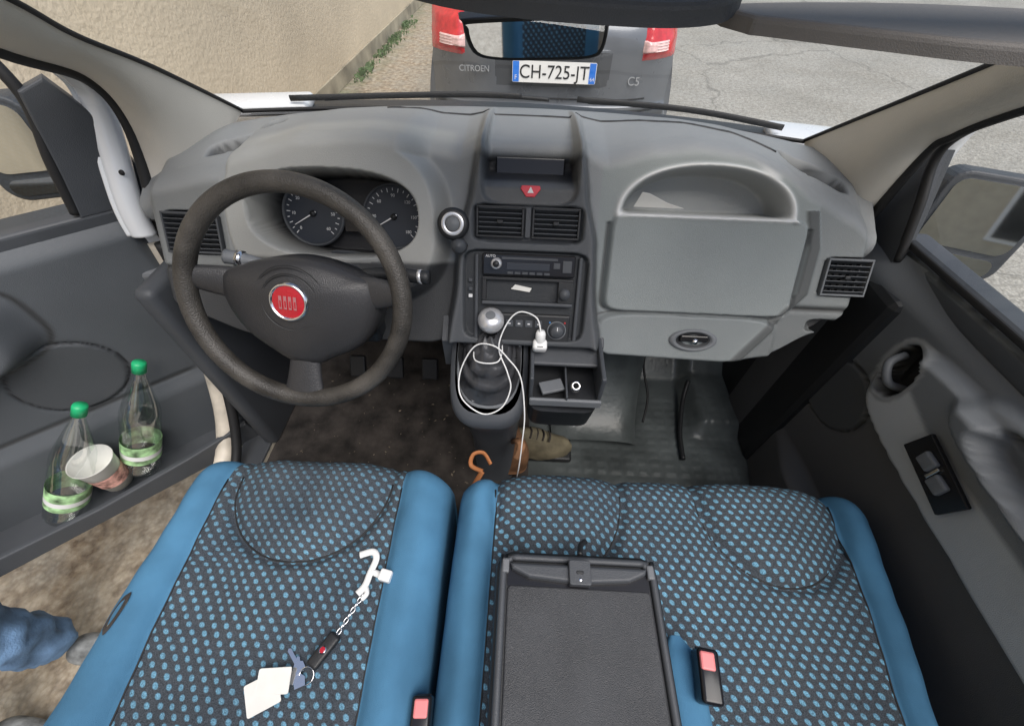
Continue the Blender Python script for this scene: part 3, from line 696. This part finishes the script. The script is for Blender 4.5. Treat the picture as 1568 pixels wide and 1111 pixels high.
box('front_wing',(-.72,1.16,1.362),(.30,.10,.03),M_body,vE,.012,Matrix.Rotation(.18,3,'Z'),4);box('front_wing',(.74,1.12,1.345),(.26,.12,.03),M_body,vE,.012,Matrix.Rotation(-.2,3,'Z'),4)
tube('wiper_arm',[(-.52,1.15,1.385),(-.35,1.165,1.392),(-.1,1.18,1.396),(.05,1.18,1.392)],.005,M_seal,vE)
tube('wiper_blade',[(-.60,1.135,1.388),(-.2,1.165,1.40),(-.02,1.17,1.40)],.0035,M_seal,vE,flat=2)
tube('wiper_arm',[(.15,1.18,1.39),(.35,1.165,1.39),(.5,1.145,1.382)],.005,M_seal,vE)
tube('wiper_blade',[(.12,1.17,1.398),(.4,1.15,1.39),(.62,1.10,1.375)],.0035,M_seal,vE,flat=2)
# ---------------------------------------------------------------- overhead + rear-view mirror
oE=empty('overhead_console')
ov=[(p.x,p.y) for p in cr([(-.25,.66,0),(-.19,.61,0),(-.10,.572,0),(-.01,.555,0),(.08,.548,0),(.15,.548,0),(.20,.56,0),(.222,.585,0)],5)]
ov=[(-.30,.74)]+ov+[(.225,.74)]
prism('console_panel',ov,lambda a,b,d:V((a,b,1.648+(b-.53)*.30+d)),0,.02,M_dk,oE,.006)
sv=empty('sun_visor')
vs_=[(p.x,p.y) for p in cr([(.224,.62,0),(.226,.56,0),(.25,.545,0),(.35,.50,0),(.42,.472,0),(.56,.445,0),(.66,.44,0),(.68,.48,0),(.66,.62,0),(.45,.66,0)],4,True)]
prism('visor_pad',vs_,lambda a,b,d:V((a,b,1.649+d)),0,.016,mat('visor_vinyl',(.15,.142,.135),.6,bump=.3,bs=900),sv,.006)
rE=empty('rearview_mirror')
MP=V((.008,.765,1.596));tgt=V((.44,-.30,1.08));nin=((V((0,0,1.75))-MP).normalized()+(tgt-MP).normalized()).normalized()
mx_=V((1,.0,.0));mx_=(mx_-nin*mx_.dot(nin)).normalized();my_=nin.cross(mx_)
if my_.z<0: my_=-my_
G=lambda a,b,d:MP+mx_*a+my_*b*.78+nin*d
ml=[(-.110,.026),(-.095,.036),(.095,.036),(.108,.026),(.106,-.022),(.085,-.036),(.02,-.036),(-.06,-.032),(-.098,-.018)]
ml=[(p.x,p.y) for p in cr([(a,b,0) for a,b in ml],4,True)]
prism('mirror_housing',ml,G,-.03,.0,M_blk,rE,.004)
prism('mirror_glass',[(a*.93,b*.80) for a,b in ml],G,.0,.0015,M_mir,rE,0)
tube('mirror_stem',[G(0,.0,-.03),G(0,.05,-.03),(0.0,.80,1.66)],.010,M_blk,rE)
# ---------------------------------------------------------------- doors
rd=empty('van_door')
def rdoor(y,z):
    o=0;c=(.115,.124,.134)
    o-=.04*S(z,1.20,1.28)
    r=se(y,z,.10,1.10,.50,.105,5);o+=.035*S(r,1,.9)
    band=mix((.42,.437,.45),(.17,.181,.193),S(z-.25*max(0,y-.42),1.10,1.112))
    c=mix(c,band,S(r,1.01,.98))
    r=se(y,z,.22,1.190,.21,.046,3.0);o+=.026*S(r,1.06,.88)-.050*S(r,.74,.60)
    c=mix(c,(.145,.155,.165),S(r,1.03,.97));c=mix(c,(.09,.097,.106),S(r,.74,.66))
    r=se(y,z,.555,1.12,.045,.055,3);o-=.05*S(r,1,.8)
    c=mix(c,(.27,.28,.285),S(r,1.25,1.18));c=mix(c,(.015,.015,.016),S(r,1,.95))
    d=math.hypot(y-.62,z-.95)
    k=G1(d,.091,.003);o-=.006*k;c=mix(c,(.02,.02,.02),k)
    if d<.088:o+=.004;c=(.07,.075,.08)
    o+=.05*S(z,.74,.70)*S(y,.7,.5)
    c=c if d<.094 else mix(c,(.09,.09,.093),.8*S(z,.99,.98))
    return o,c
NY_,NZ_=240,150
def rdp(i,j):
    y=.88-1.35*i/(NY_-1);z=.50+.76*j/(NZ_-1)
    z+= .05*S(y,.8,.1)*(j/(NZ_-1))
    o,c=rdoor(y,z);return V((.80-o-.035*S(y,.5,.85),y,z)),c
grid('door_card',lambda i,j:rdp(i,j)[0],NY_,NZ_,M_dash,rd,col=lambda i,j:rdp(i,j)[1])
box('window_seal',(.815,.16,1.30),(.02,1.25,.014),M_seal,rd,.004,Matrix.Rotation(-.04,3,'X'))
box('door_shell',(.90,.20,.80),(.10,1.34,.84),M_body,rd,.03,None,4)
box('sill_top',(.86,.20,1.262),(.10,1.3,.05),M_dk,rd,.015,Matrix.Rotation(-.04,3,'X'),4)
box('switch_panel',(.752,.345,1.085),(.008,.13,.062),M_gloss,rd,.003,Matrix.Rotation(.18,3,'X'))
box('window_switch',(.745,.365,1.093),(.012,.03,.028),M_md,rd,.004);box('window_switch',(.745,.325,1.083),(.012,.03,.028),M_md,rd,.004)
box('switch_chrome',(.746,.345,1.088),(.006,.006,.03),M_chr,rd,.001)
tube('inner_handle',[(.80,.585,1.135),(.765,.57,1.125),(.765,.54,1.10),(.80,.53,1.09)],.008,M_md,rd)
prism('mirror_sail',[(.885,1.22),(.755,1.235),(.80,1.34),(.845,1.435),(.862,1.42)],lambda a,b,d:V((.79+d,a,b)),0,.03,M_dk,rd,.004)
tube('window_frame',[(.80,.755,1.243),(.795,.80,1.34),(.79,.845,1.435),(.77,.77,1.52),(.75,.66,1.60),(.74,.4,1.73),(.74,.0,1.80)],.009,M_seal,rd)
mesh('window_glass',[(.81,.755,1.25),(.80,.84,1.44),(.775,.77,1.52),(.755,.66,1.6),(.745,.4,1.73),(.74,-.45,1.80),(.81,-.45,1.32)],[(0,1,2,3,4,5,6)],M_glass,rd,False)
def mirror(par,C,nrm,w,h,arm):
    n_=V(nrm).normalized();x_=V((0,0,1)).cross(n_).normalized();y_=n_.cross(x_)
    g=lambda a,b,d:C+x_*a+y_*b+n_*d
    prism('mirror_shell',rrect(-w/2,w/2,-h/2,h/2,.04,6),g,-.07,0,M_dk,par,.008)
    prism('main_glass',rrect(-w/2+.016,w/2-.016,-h*.2,h/2-.016,.025,6),g,0,.003,M_mir,par,.0)
    prism('wide_angle_glass',rrect(-w/2+.018,w/2-.020,-h/2+.014,-h*.2-.014,.018,6),g,0,.003,M_mir,par,.0)
    tube('mirror_arm',[C-n_*.05-V((0,0,h*.3)),V(arm)],.022,M_dk,par)
mirror(rd,V((1.085,.925,1.228)),(-.35,-.92,.19),.22,.24,(.84,.86,1.19))
ld=empty('van_door.001')
D=V((-.766,-.643,0));Nn=V((.643,-.766,0));H0=V((-.87,.84,0))
def LD(s,z,n=0): return H0+D*s+Nn*n+V((0,0,z))
def ldoor(s,z):
    o=0;c=(.088,.097,.107)
    o-=.03*S(z,1.19,1.25)
    d=math.hypot((s-.375),z-.895)
    k=G1(d,.1115,.003);o-=.006*k;c=mix(c,(.02,.02,.022),k)
    if d<.108:o+=.003;c=(.07,.076,.083)
    r=se(s,z,.72,1.09,.40,.13,3.5);o+=.06*S(r,1,.8)
    if r<1:c=(.10,.109,.12)
    c=mix(c,(.03,.03,.03),G1(r,1.0,.015))
    k=G1(z,.775,.005)*S(s,.12,.16);o-=.004*k;c=mix(c,(.03,.03,.03),k)
    o+=.02*S(z,.78,.72)
    o-=.03*S(s,.07,.02)
    return o,c
def ldp(i,j):
    s=.0+1.05*i/179;z=.50+.75*j/129;o,c=ldoor(s,z);s2=s+.05*S(z,.9,.5)*(1-i/179);return LD(s2,z,o),c
grid('door_card',lambda i,j:ldp(i,j)[0],180,130,M_dash,ld,col=lambda i,j:ldp(i,j)[1])
prism('door_shell',[(.03,.45),(1.06,.42),(1.06,1.20),(.02,1.20)],lambda a,b,d:LD(a,b,d),-.015,-.11,M_body,ld,.02)
prism('sill_top',[(.0,-.115),(1.05,-.115),(1.05,-.02),(.0,-.02)],lambda a,b,d:LD(a,1.20+d,b),0,.055,M_dk,ld,.008)
prism('door_bin',[(.10,.50),(1.04,.47),(1.04,.55),(.55,.545),(.30,.57),(.12,.60)],lambda a,b,d:LD(a,b,d),.125,.14,M_dk,ld,.005)
prism('bin_floor',[(.10,.0),(1.04,.0),(1.04,.13),(.10,.13)],lambda a,b,d:LD(a,.50+d,b),0,.014,M_dk,ld,.0)
prism('bin_end',[(.0,.50),(.135,.50),(.135,.59),(.0,.70)],lambda a,b,d:LD(.10+d,b,a),0,.014,M_dk,ld,.003)
prism('mirror_sail',[(-.035,1.25),(.125,1.25),(.10,1.34),(.066,1.485),(.02,1.50),(-.02,1.42)],lambda a,b,d:LD(a,b,d),-.05,-.02,M_dk,ld,.005)
tube('window_frame',[LD(.125,1.26,-.03),LD(.10,1.36,-.03),LD(.066,1.49,-.04),LD(.13,1.60,-.07),LD(.4,1.74,-.1),LD(1.0,1.80,-.13)],.011,M_seal,ld)
mesh('window_glass',[LD(.125,1.26,-.04),LD(.07,1.49,-.045),LD(.13,1.60,-.07),LD(.4,1.74,-.1),LD(1.0,1.80,-.13),LD(1.0,1.26,-.04)],[(0,1,2,3,4,5)],M_glass,ld,False)
mirror(ld,LD(.175,1.34,-.21),(.35,-.93,.10),.15,.21,LD(.05,1.26,-.07))
# ---------------------------------------------------------------- bottles and cup
M_pet=glassmat('pet_plastic',.26,(.95,.97,.965));M_gr=mat('green_cap',(.02,.45,.18),.4);M_lab=mat('bottle_label',(.34,.55,.28),.5,var=.8,vs=35)
def bottle(nm,base,top,r=.042):
    E=empty(nm);base=V(base);top=V(top);ax=(top-base);Ln=ax.length;ax.normalize()
    q=V((0,0,1)).rotation_difference(ax).to_matrix().to_4x4();Mx=Matrix.Translation(base)@q;k=Ln/.32
    pr=[(0,.004),(.02,.0),(r*.9,.002),(r,.012)]
    for i in range(12): pr.append((r-(.0018 if i%2 else 0),.02+.012*i))
    pr+=[(r,.17),(r*.97,.19),(r*.82,.215),(r*.6,.245),(r*.42,.27),(.0145,.287),(.0135,.30)]
    lathe('bottle_shell',[(a,b*k) for a,b in pr],M_pet,Mx,E,36)
    lathe('label',[(r+.0006,.05*k),(r+.0006,.105*k)],M_lab,Mx,E,36)
    lathe('label_band',[(r+.0009,.065*k),(r+.0009,.078*k)],M_wht,Mx,E,36)
    lathe('cap',[(.0,.323*k),(.0145,.322*k),(.0158,.318*k),(.0158,.298*k),(.0135,.298*k)],M_gr,Mx,E,24)
bottle('plastic_bottle',LD(.64,.525,.08),LD(.38,.87,.085),.047)
bottle('plastic_bottle.001',LD(.43,.55,.07),LD(.225,.91,.065),.047)
cE2=empty('paper_cup')
Mx=Matrix.Translation(LD(.485,.56,.085))@Matrix.Rotation(.10,4,'Y')
lathe('cup_wall',[(.0,.004),(.034,.0),(.049,.130),(.0515,.134),(.0515,.130),(.047,.128),(.032,.006),(0,.006)],M_paper,Mx,cE2,36)
lathe('cup_band',[(.0385,.03),(.0445,.085)],mat('cup_print',(.55,.3,.25),.6,var=.8,vs=60),Mx,cE2,36)
# ---------------------------------------------------------------- outside
def ground_mat():
    m=bpy.data.materials.new('worn_wet_asphalt');m.use_nodes=True;nt=m.node_tree;N=nt.nodes;L=nt.links;b=N['Principled BSDF']
    tc=N.new('ShaderNodeTexCoord')
    def noise(s,d=5,r=.6):
        n=N.new('ShaderNodeTexNoise');n.inputs['Scale'].default_value=s;n.inputs['Detail'].default_value=d;n.inputs['Roughness'].default_value=r;L.new(tc.outputs['Object'],n.inputs['Vector']);return n.outputs['Fac']
    def ramp(f,st):
        r=N.new('ShaderNodeValToRGB');L.new(f,r.inputs['Fac'])
        while len(r.color_ramp.elements)<len(st): r.color_ramp.elements.new(.5)
        for e,(p,c) in zip(r.color_ramp.elements,st): e.position=p;e.color=(*c,1)
        return r.outputs['Color']
    def mx(t,f,a,c):
        n=N.new('ShaderNodeMix');n.data_type='RGBA';n.blend_type=t
        if isinstance(f,float): n.inputs['Factor'].default_value=f
        else: L.new(f,n.inputs['Factor'])
        L.new(a,n.inputs['A'])
        if isinstance(c,tuple): n.inputs['B'].default_value=(*c,1)
        else: L.new(c,n.inputs['B'])
        return n.outputs['Result']
    base=ramp(noise(.9),[(.3,(.44,.415,.36)),(.7,(.60,.575,.52))])
    v=N.new('ShaderNodeTexVoronoi');v.inputs['Scale'].default_value=55;L.new(tc.outputs['Object'],v.inputs['Vector'])
    ag=ramp(v.outputs['Distance'],[(.1,(1.0,1.0,.98)),(.65,(.52,.52,.50))])
    c=mx('MULTIPLY',.75,base,ag)
    c=mx('MULTIPLY',.85,c,ramp(noise(22,4),[(.35,(.60,.59,.57)),(.6,(1.0,1.0,1.0))]))
    sp=N.new('ShaderNodeSeparateXYZ');L.new(tc.outputs['Object'],sp.inputs[0])
    mr=N.new('ShaderNodeMapRange');mr.inputs['From Min'].default_value=-.8;mr.inputs['From Max'].default_value=-1.7;L.new(sp.outputs['X'],mr.inputs['Value'])
    ad=N.new('ShaderNodeMath');ad.operation='MULTIPLY';L.new(mr.outputs['Result'],ad.inputs[0])
    L.new(ramp(noise(5),[(.35,(.35,.35,.35)),(.65,(1,1,1))]),ad.inputs[1])
    c=mx('MIX',ad.outputs[0],c,ramp(noise(17,7),[(.36,(.15,.10,.06)),(.5,(.34,.27,.19)),(.65,(.55,.47,.36))]))
    vc=N.new('ShaderNodeTexVoronoi');vc.feature='DISTANCE_TO_EDGE';vc.inputs['Scale'].default_value=.3
    wv=N.new('ShaderNodeVectorMath');wv.operation='MULTIPLY_ADD';nn=N.new('ShaderNodeTexNoise');nn.inputs['Scale'].default_value=3;L.new(tc.outputs['Object'],nn.inputs['Vector']);wv.inputs[1].default_value=(.5,.5,0);L.new(nn.outputs['Color'],wv.inputs[0]);L.new(tc.outputs['Object'],wv.inputs[2]);L.new(wv.outputs[0],vc.inputs['Vector'])
    cr_=ramp(vc.outputs['Distance'],[(.0,(.35,.35,.33)),(.008,(1,1,1))]);c=mx('MULTIPLY',.55,c,cr_)
    m2=N.new('ShaderNodeMapRange');m2.inputs['From Min'].default_value=-1.9;m2.inputs['From Max'].default_value=-2.34;L.new(sp.outputs['X'],m2.inputs['Value'])
    a2=N.new('ShaderNodeMath');a2.operation='MULTIPLY';L.new(m2.outputs['Result'],a2.inputs[0]);L.new(ramp(noise(6),[(.4,(0,0,0)),(.6,(.7,.7,.7))]),a2.inputs[1])
    c=mx('MIX',a2.outputs[0],c,(.16,.18,.10))
    L.new(c,b.inputs['Base Color'])
    rr=N.new('ShaderNodeMapRange');rr.inputs['To Min'].default_value=.35;rr.inputs['To Max'].default_value=.85;L.new(noise(1.3),rr.inputs['Value']);L.new(rr.outputs['Result'],b.inputs['Roughness'])
    bp=N.new('ShaderNodeBump');bp.inputs['Strength'].default_value=.7;bp.inputs['Distance'].default_value=.006;L.new(v.outputs['Distance'],bp.inputs['Height']);L.new(bp.outputs['Normal'],b.inputs['Normal'])
    return m
mesh('ground',[(-80,-80,0),(80,-80,0),(80,120,0),(-80,120,0)],[(0,1,2,3)],ground_mat(),None,False)
M_wall=mat('roughcast_render',(.68,.58,.43),.9,bump=.8,bs=34,var=.15,vs=.9)
for n_ in M_wall.node_tree.nodes:
    if n_.type=='BUMP': n_.inputs['Distance'].default_value=.009
    if n_.type=='TEX_NOISE' and n_.inputs['Scale'].default_value==34: n_.inputs['Detail'].default_value=4
wE_=empty('rendered_wall')
box('wall_face',(-2.55,4,2.6),(.3,40,5.2),M_wall,wE_,.0)
box('wall_plinth',(-2.388,4,.09),(.024,40,.18),mat('plinth_stain',(.36,.32,.24),.95,bump=1,bs=30,var=.4,vs=3),wE_,.006)
M_weed=mat('weed_leaf',(.12,.18,.08),.7,var=.4,vs=40)
vs=[];fs=[]
for k in range(420):
    y=random.choice([8.4,7.6,6.6,9.4])+random.gauss(0,.2);x=-2.34+abs(random.gauss(0,.08));h=random.uniform(.01,.06)
    a=random.uniform(0,6.28);w=.008;b=len(vs);dx,dy=math.cos(a),math.sin(a)
    vs+=[(x-dx*w,y-dy*w,0.003),(x+dx*w,y+dy*w,.003),(x+random.gauss(0,.02)+dx*.01,y+random.gauss(0,.03),h+.01),(x-dx*w+random.gauss(0,.02),y,h)]
    fs.append((b,b+1,b+2,b+3))
mesh('wall_weeds',vs,fs,M_weed,None,False)
mh=empty('manhole_cover')
Mq=Matrix.Translation((2.0,3.0,.0))
lathe('cover_frame',[(.36,.0),(.36,.012),(.31,.014),(.30,.006)],mat('pale_concrete',(.78,.78,.74),.8,bump=.5,bs=40),Mq,mh,48)
lathe('cover_plate',[(0,.012),(.295,.012),(.30,.004)],mat('cast_iron',(.26,.26,.26),.6,metal=.3,bump=.8,bs=60),Mq,mh,48)
# ---------------------------------------------------------------- parked car
pc=empty('parked_car')
M_cp=mat('grey_metallic_paint',(.16,.172,.19),.3,metal=.3,coat=.6,var=.06);M_cb=mat('car_bumper_plastic',(.06,.064,.068),.5)
M_cg=mat('car_window',(.01,.012,.014),.06,var=.02);M_lr=mat('tail_lamp_red',(.62,.03,.035),.15,coat=.8,var=.2,vs=30);M_lc=mat('tail_lamp_clear',(.80,.52,.50),.12,coat=.8,var=.2,vs=50)
cx=.135
prof=[(3.10,.30),(3.00,.42),(2.965,.60),(2.96,.74),(2.985,.79),(3.02,.80),(3.03,.86),(3.035,.95),(3.035,1.05),(3.04,1.12),(3.065,1.20),(3.12,1.26),(3.30,1.38),(3.50,1.455),(3.9,1.49),(5.1,1.48),(5.6,1.36),(6.15,1.06),(6.6,1.0),(7.3,.90),(7.6,.70),(7.62,.45),(7.5,.30)]
pp=cr([(0,a,b) for a,b in prof],6)
def hwid(y,z):
    w=.90;w-=.16*S(z,.95,1.5);w-=.12*S(y,3.5,2.95);w-=.16*S(y,7.0,7.65);return w
def car(i,j):
    u=i/40*2-1;p=pp[j];w=hwid(p.y,p.z);tail=S(p.y,3.5,3.0);nose=S(p.y,7.2,7.6)
    e=abs(u)**4.5
    y=p.y+.20*e*tail*1.0-.25*e*nose;z=p.z-(.05*e*S(p.z,1.0,1.3))*(1-tail)
    return V((cx+w*u,y,z))
def cmi(i,j):
    p=pp[j];return 1 if p.z<.78 and p.y<3.3 else (2 if (3.14<p.y<3.44 and 4<i<36) or (5.2<p.y<6.0 and 3<i<37) else 0)
grid('body_shell',car,41,len(pp),[M_cp,M_cb,M_cg],pc,mi=cmi)
for sgn in (0,40):
    def side(i,j,sgn=sgn):
        q=car(sgn,i);t=j/10;s_=1 if sgn else -1
        z=q.z*(1-t)+.28*t;bul=.05*math.sin(math.pi*min(1,t*1.2));return V((q.x+s_*bul*(0 if i<2 else 1),q.y,z))
    grid('body_side',side,len(pp),11,[M_cp,M_cg],pc,mi=lambda i,j:1 if 3.7<pp[i].y<5.8 and pp[i].z>1.25 and j<3 else 0)
for y in (3.95,6.75):
    for s_ in (-1,1):
        Mw=Matrix.Translation((cx+s_*.82,y,.32))@Matrix.Rotation(math.pi/2,4,'Y')
        lathe('wheel',[(0,-.06),(.2,-.07),(.22,-.1),(.30,-.11),(.32,-.08),(.32,.08),(.30,.11),(.22,.1),(.2,.07),(0,.06)],[M_seal,M_chr],Mw,pc,36,mi=[1,1,0,0,0,0,0,1,1])
def ty(x,z):
    u=(x-cx);best=min(range(len(pp)//2),key=lambda j:abs(pp[j].z-z)+(0 if pp[j].y<3.4 else 9));p=pp[best];w=hwid(p.y,p.z)
    return p.y+.20*abs(u/w)**4.5*S(p.y,3.5,3.0)
def patch(nm,x0,x1,z0,z1,m,off=.012,n=14):
    def fn(i,j):
        a=i/(n-1);b=j/(n-1);x=x0+(x1-x0)*a;z=z0+(z1-z0)*b
        e=min(a,1-a,b,1-b);return V((x,ty(x,z)-off*min(1,e*6+.0) ,z))
    return grid(nm,fn,n,n,m,pc)
M_rib=mat('lamp_rib_m',(.95,.75,.72),.2)
for s_ in (-1,1):
    x0,x1=sorted((cx+s_*.78,cx+s_*.55))
    patch('tail_lamp',x0,x1,1.045,1.25,M_lr,.03)
    x0,x1=sorted((cx+s_*.735,cx+s_*.545));patch('reverse_lamp',x0,x1,1.08,1.145,M_lc,.042)
    for k in range(4):
        zz=1.09+.013*k;x0,x1=sorted((cx+s_*.73,cx+s_*.60));patch('lamp_rib',x0,x1,zz,zz+.004,M_rib,.047,8)
patch('plate_recess',cx-.36,cx+.36,.90,1.085,mat('recess_paint',(.075,.08,.088),.3,coat=.5),.004)
patch('tailgate_bar',cx-.34,cx+.34,1.085,1.10,M_cp,.03)
tube('tailgate_gap',[(cx+x,ty(cx+x,.84)-.003,.84) for x in [-.62+.062*k for k in range(21)]],.004,M_seal,pc,sm=1)
tube('bumper_edge',[(cx+x,ty(cx+x,.79)-.01,.795) for x in [-.74+.074*k for k in range(21)]],.012,M_cb,pc,sm=1)
PM=Matrix.Translation((.145,3.010,.985))@Matrix.Rotation(math.radians(80),4,'X')
pl=lambda a,b,d:PM@V((a,b,d))
prism('number_plate',rrect(-.26,.26,-.055,.055,.008),pl,0,.006,mat('plate_white',(.85,.85,.83),.35,var=.03),pc,.001)
M_pb=mat('plate_blue',(.03,.2,.75),.4)
prism('plate_euroband',[(-.257,-.052),(-.218,-.052),(-.218,.052),(-.257,.052)],pl,.006,.0075,M_pb,pc,0);prism('plate_region_band',[(.218,-.052),(.257,-.052),(.257,.052),(.218,.052)],pl,.006,.0075,M_pb,pc,0)
text('plate_text','CH-725-JT',.098,PM@Matrix.Translation((0,-.002,.0075)),mat('plate_black',(.01,.01,.01),.5),pc,.001)
text('plate_F','F',.035,PM@Matrix.Translation((-.238,-.03,.008)),M_wht,pc,.0005);text('plate_64','64',.028,PM@Matrix.Translation((.238,-.03,.008)),M_wht,pc,.0005)
TMx=lambda x,z,o=.012:Matrix.Translation((x,ty(x,z)-o,z))@Matrix.Rotation(math.radians(80),4,'X')
M_let=mat('badge_silver',(.42,.43,.44),.35,metal=.3)
text('badge_text','CITROEN',.045,TMx(cx-.49,.985,.024),M_let,pc,.002);text('badge_text','C5',.065,TMx(cx+.52,.94),M_let,pc,.002)
hE2=empty('plaster_house')
box('house_wall',(9,-13,3),(16,6,6),mat('cream_render',(.5,.44,.33),.9,var=.1),hE2,0)
for k in range(5):
    for z in (1.6,4.2):
        box('window_frame',(3+k*3,-9.985,z),(1.1,.06,1.3),M_wht,hE2,.01);box('window_pane',(3+k*3,-9.94,z),(.95,.03,1.15),M_cg,hE2,0)
prism('house_roof',[(-3.4,6),(3.4,6),(0,8)],lambda a,b,d:V((9+d,-13+a,b)),-8.4,8.4,mat('roof_tiles',(.25,.10,.06),.8),hE2,0)
# ---------------------------------------------------------------- person standing by the open door
perE=empty('person')
def skin(nm,verts,edges,m,sub=2):
    me=bpy.data.meshes.new(nm);me.from_pydata([v[0] for v in verts],edges,[]);me.materials.append(m)
    o=bpy.data.objects.new(nm,me);sc.collection.objects.link(o);o.parent=perE
    md=o.modifiers.new('Skin','SKIN')
    for v,d in zip(verts,me.skin_vertices[0].data): d.radius=(v[1],v[1])
    me.skin_vertices[0].data[0].use_root=True
    md.use_smooth_shade=True;s=o.modifiers.new('Sub','SUBSURF');s.levels=sub;s.render_levels=sub;return o
px,py=-1.57,-.03
M_jean=mat('blue_denim',(.12,.21,.35),.85,bump=.8,bs=260,var=.55,vs=13)
jn=skin('jeans',[((px,py,.95),.15),((px+.01,py-.10,.86),.105),((px+.07,py-.11,.50),.078),((px+.03,py-.11,.10),.072),((px+.01,py+.10,.86),.105),((px+.13,py+.11,.50),.078),((px+.11,py+.11,.10),.075)],[(0,1),(1,2),(2,3),(0,4),(4,5),(5,6)],M_jean,3)
tx=bpy.data.textures.new('cloth_folds','CLOUDS');tx.noise_scale=.07
dm=jn.modifiers.new('folds','DISPLACE');dm.texture=tx;dm.strength=.055;dm.mid_level=.5;dm.texture_coords='GLOBAL'
M_sh=mat('grey_sneaker',(.22,.23,.23),.8,bump=.7,bs=90,var=.6,vs=25)
for (a,b) in ((px+.03,py-.11),(px+.11,py+.11)):
    skin('shoe',[((a,b,.07),.055),((a+.09,b,.05),.05),((a+.17,b,.035),.035)],[(0,1),(1,2)],M_sh)
M_jk=mat('dark_jacket',(.04,.045,.06),.8,bump=.5,bs=200);M_sk=mat('skin_tone',(.55,.33,.24),.55,spec=.4)
skin('jacket',[((px,py,.98),.15),((px,py,1.2),.15),((px,py,1.40),.12),((px,py-.19,1.40),.065),((px+.02,py-.24,1.12),.05),((px+.10,py-.22,.90),.038),((px,py+.19,1.40),.065),((px+.02,py+.24,1.12),.05),((px+.10,py+.22,.90),.038)],[(0,1),(1,2),(2,3),(3,4),(4,5),(2,6),(6,7),(7,8)],M_jk)
skin('head',[((px,py,1.45),.055),((px+.01,py,1.56),.075),((px+.02,py,1.66),.095),((px+.01,py,1.72),.08)],[(0,1),(1,2),(2,3)],M_sk)
skin('nose',[((px+.10,py,1.655),.014),((px+.125,py,1.64),.016)],[(0,1)],M_sk);skin('hair',[((px-.03,py,1.64),.08),((px-.01,py,1.73),.09)],[(0,1)],mat('brown_hair',(.04,.025,.015),.8))
for s_ in (-1,1):
    hx,hy,hz_=px+.11,py+s_*.22,.87
    skin('palm',[((hx,hy,hz_),.026),((hx+.02,hy,hz_-.07),.032)],[(0,1)],M_sk)
    for f in range(4):
        a=hx+.0+.018*f-.005;skin('finger',[((a,hy,hz_-.08),.0095),((a+.006,hy,hz_-.12+.004*abs(f-1)),.009),((a+.01,hy-s_*.015,hz_-.15+.006*abs(f-1)),.0075)],[(0,1),(1,2)],M_sk,1)
    skin('thumb',[((hx+.02,hy,hz_-.03),.011),((hx+.055,hy,hz_-.06),.010),((hx+.065,hy,hz_-.09),.008)],[(0,1),(1,2)],M_sk,1)
    box('eye',(px+.103,py+s_*.033,1.675),(.012,.022,.010),M_wht,perE,.004)
    skin('ear',[((px+.01,py+s_*.088,1.67),.016),((px+.01,py+s_*.09,1.64),.012)],[(0,1)],M_sk,1)
box('mouth',(px+.098,py,1.60),(.01,.045,.008),mat('lips',(.4,.15,.13),.5),perE,.003)
# ---------------------------------------------------------------- light, world, camera
w=bpy.data.worlds.new('World');sc.world=w;w.use_nodes=True;nt=w.node_tree
sk=nt.nodes.new('ShaderNodeTexSky');sk.sky_type='NISHITA';sk.sun_disc=False
el,az=math.radians(62),math.radians(140)
sk.sun_elevation=el;sk.sun_rotation=az;sk.air_density=1.2;sk.dust_density=3.0
bg=nt.nodes['Background'];bg.inputs['Strength'].default_value=.15;nt.links.new(sk.outputs[0],bg.inputs['Color'])
L_=bpy.data.lights.new('sun','SUN');L_.energy=3.1;L_.angle=math.radians(50);L_.color=(1,.975,.945)
lo=bpy.data.objects.new('sun',L_);sc.collection.objects.link(lo)
sd=V((math.sin(az)*math.cos(el),math.cos(az)*math.cos(el),math.sin(el)));lo.rotation_euler=sd.to_track_quat('Z','Y').to_euler()
p=math.radians(50);th=math.radians(1.2);ro=math.radians(1.7)
s,c=math.sin(th),math.cos(th);sp,cp=math.sin(p),math.cos(p)
Fw=V((-cp*s,cp*c,-sp));Rt=V((c,s,0));Up=V((-sp*s,sp*c,cp))
Rc=Rt*math.cos(ro)+Up*math.sin(ro);Uc=-Rt*math.sin(ro)+Up*math.cos(ro)
cam=bpy.data.cameras.new('camera');co=bpy.data.objects.new('camera',cam);sc.collection.objects.link(co)
co.matrix_world=Matrix.Translation((0,0,1.75))@Matrix((Rc,Uc,-Fw)).transposed().to_4x4()
cam.sensor_width=36;cam.lens=620/1568*36;cam.clip_start=.02;cam.clip_end=500
sc.camera=co
sc.view_settings.view_transform='Standard';sc.view_settings.look='None';sc.view_settings.exposure=0
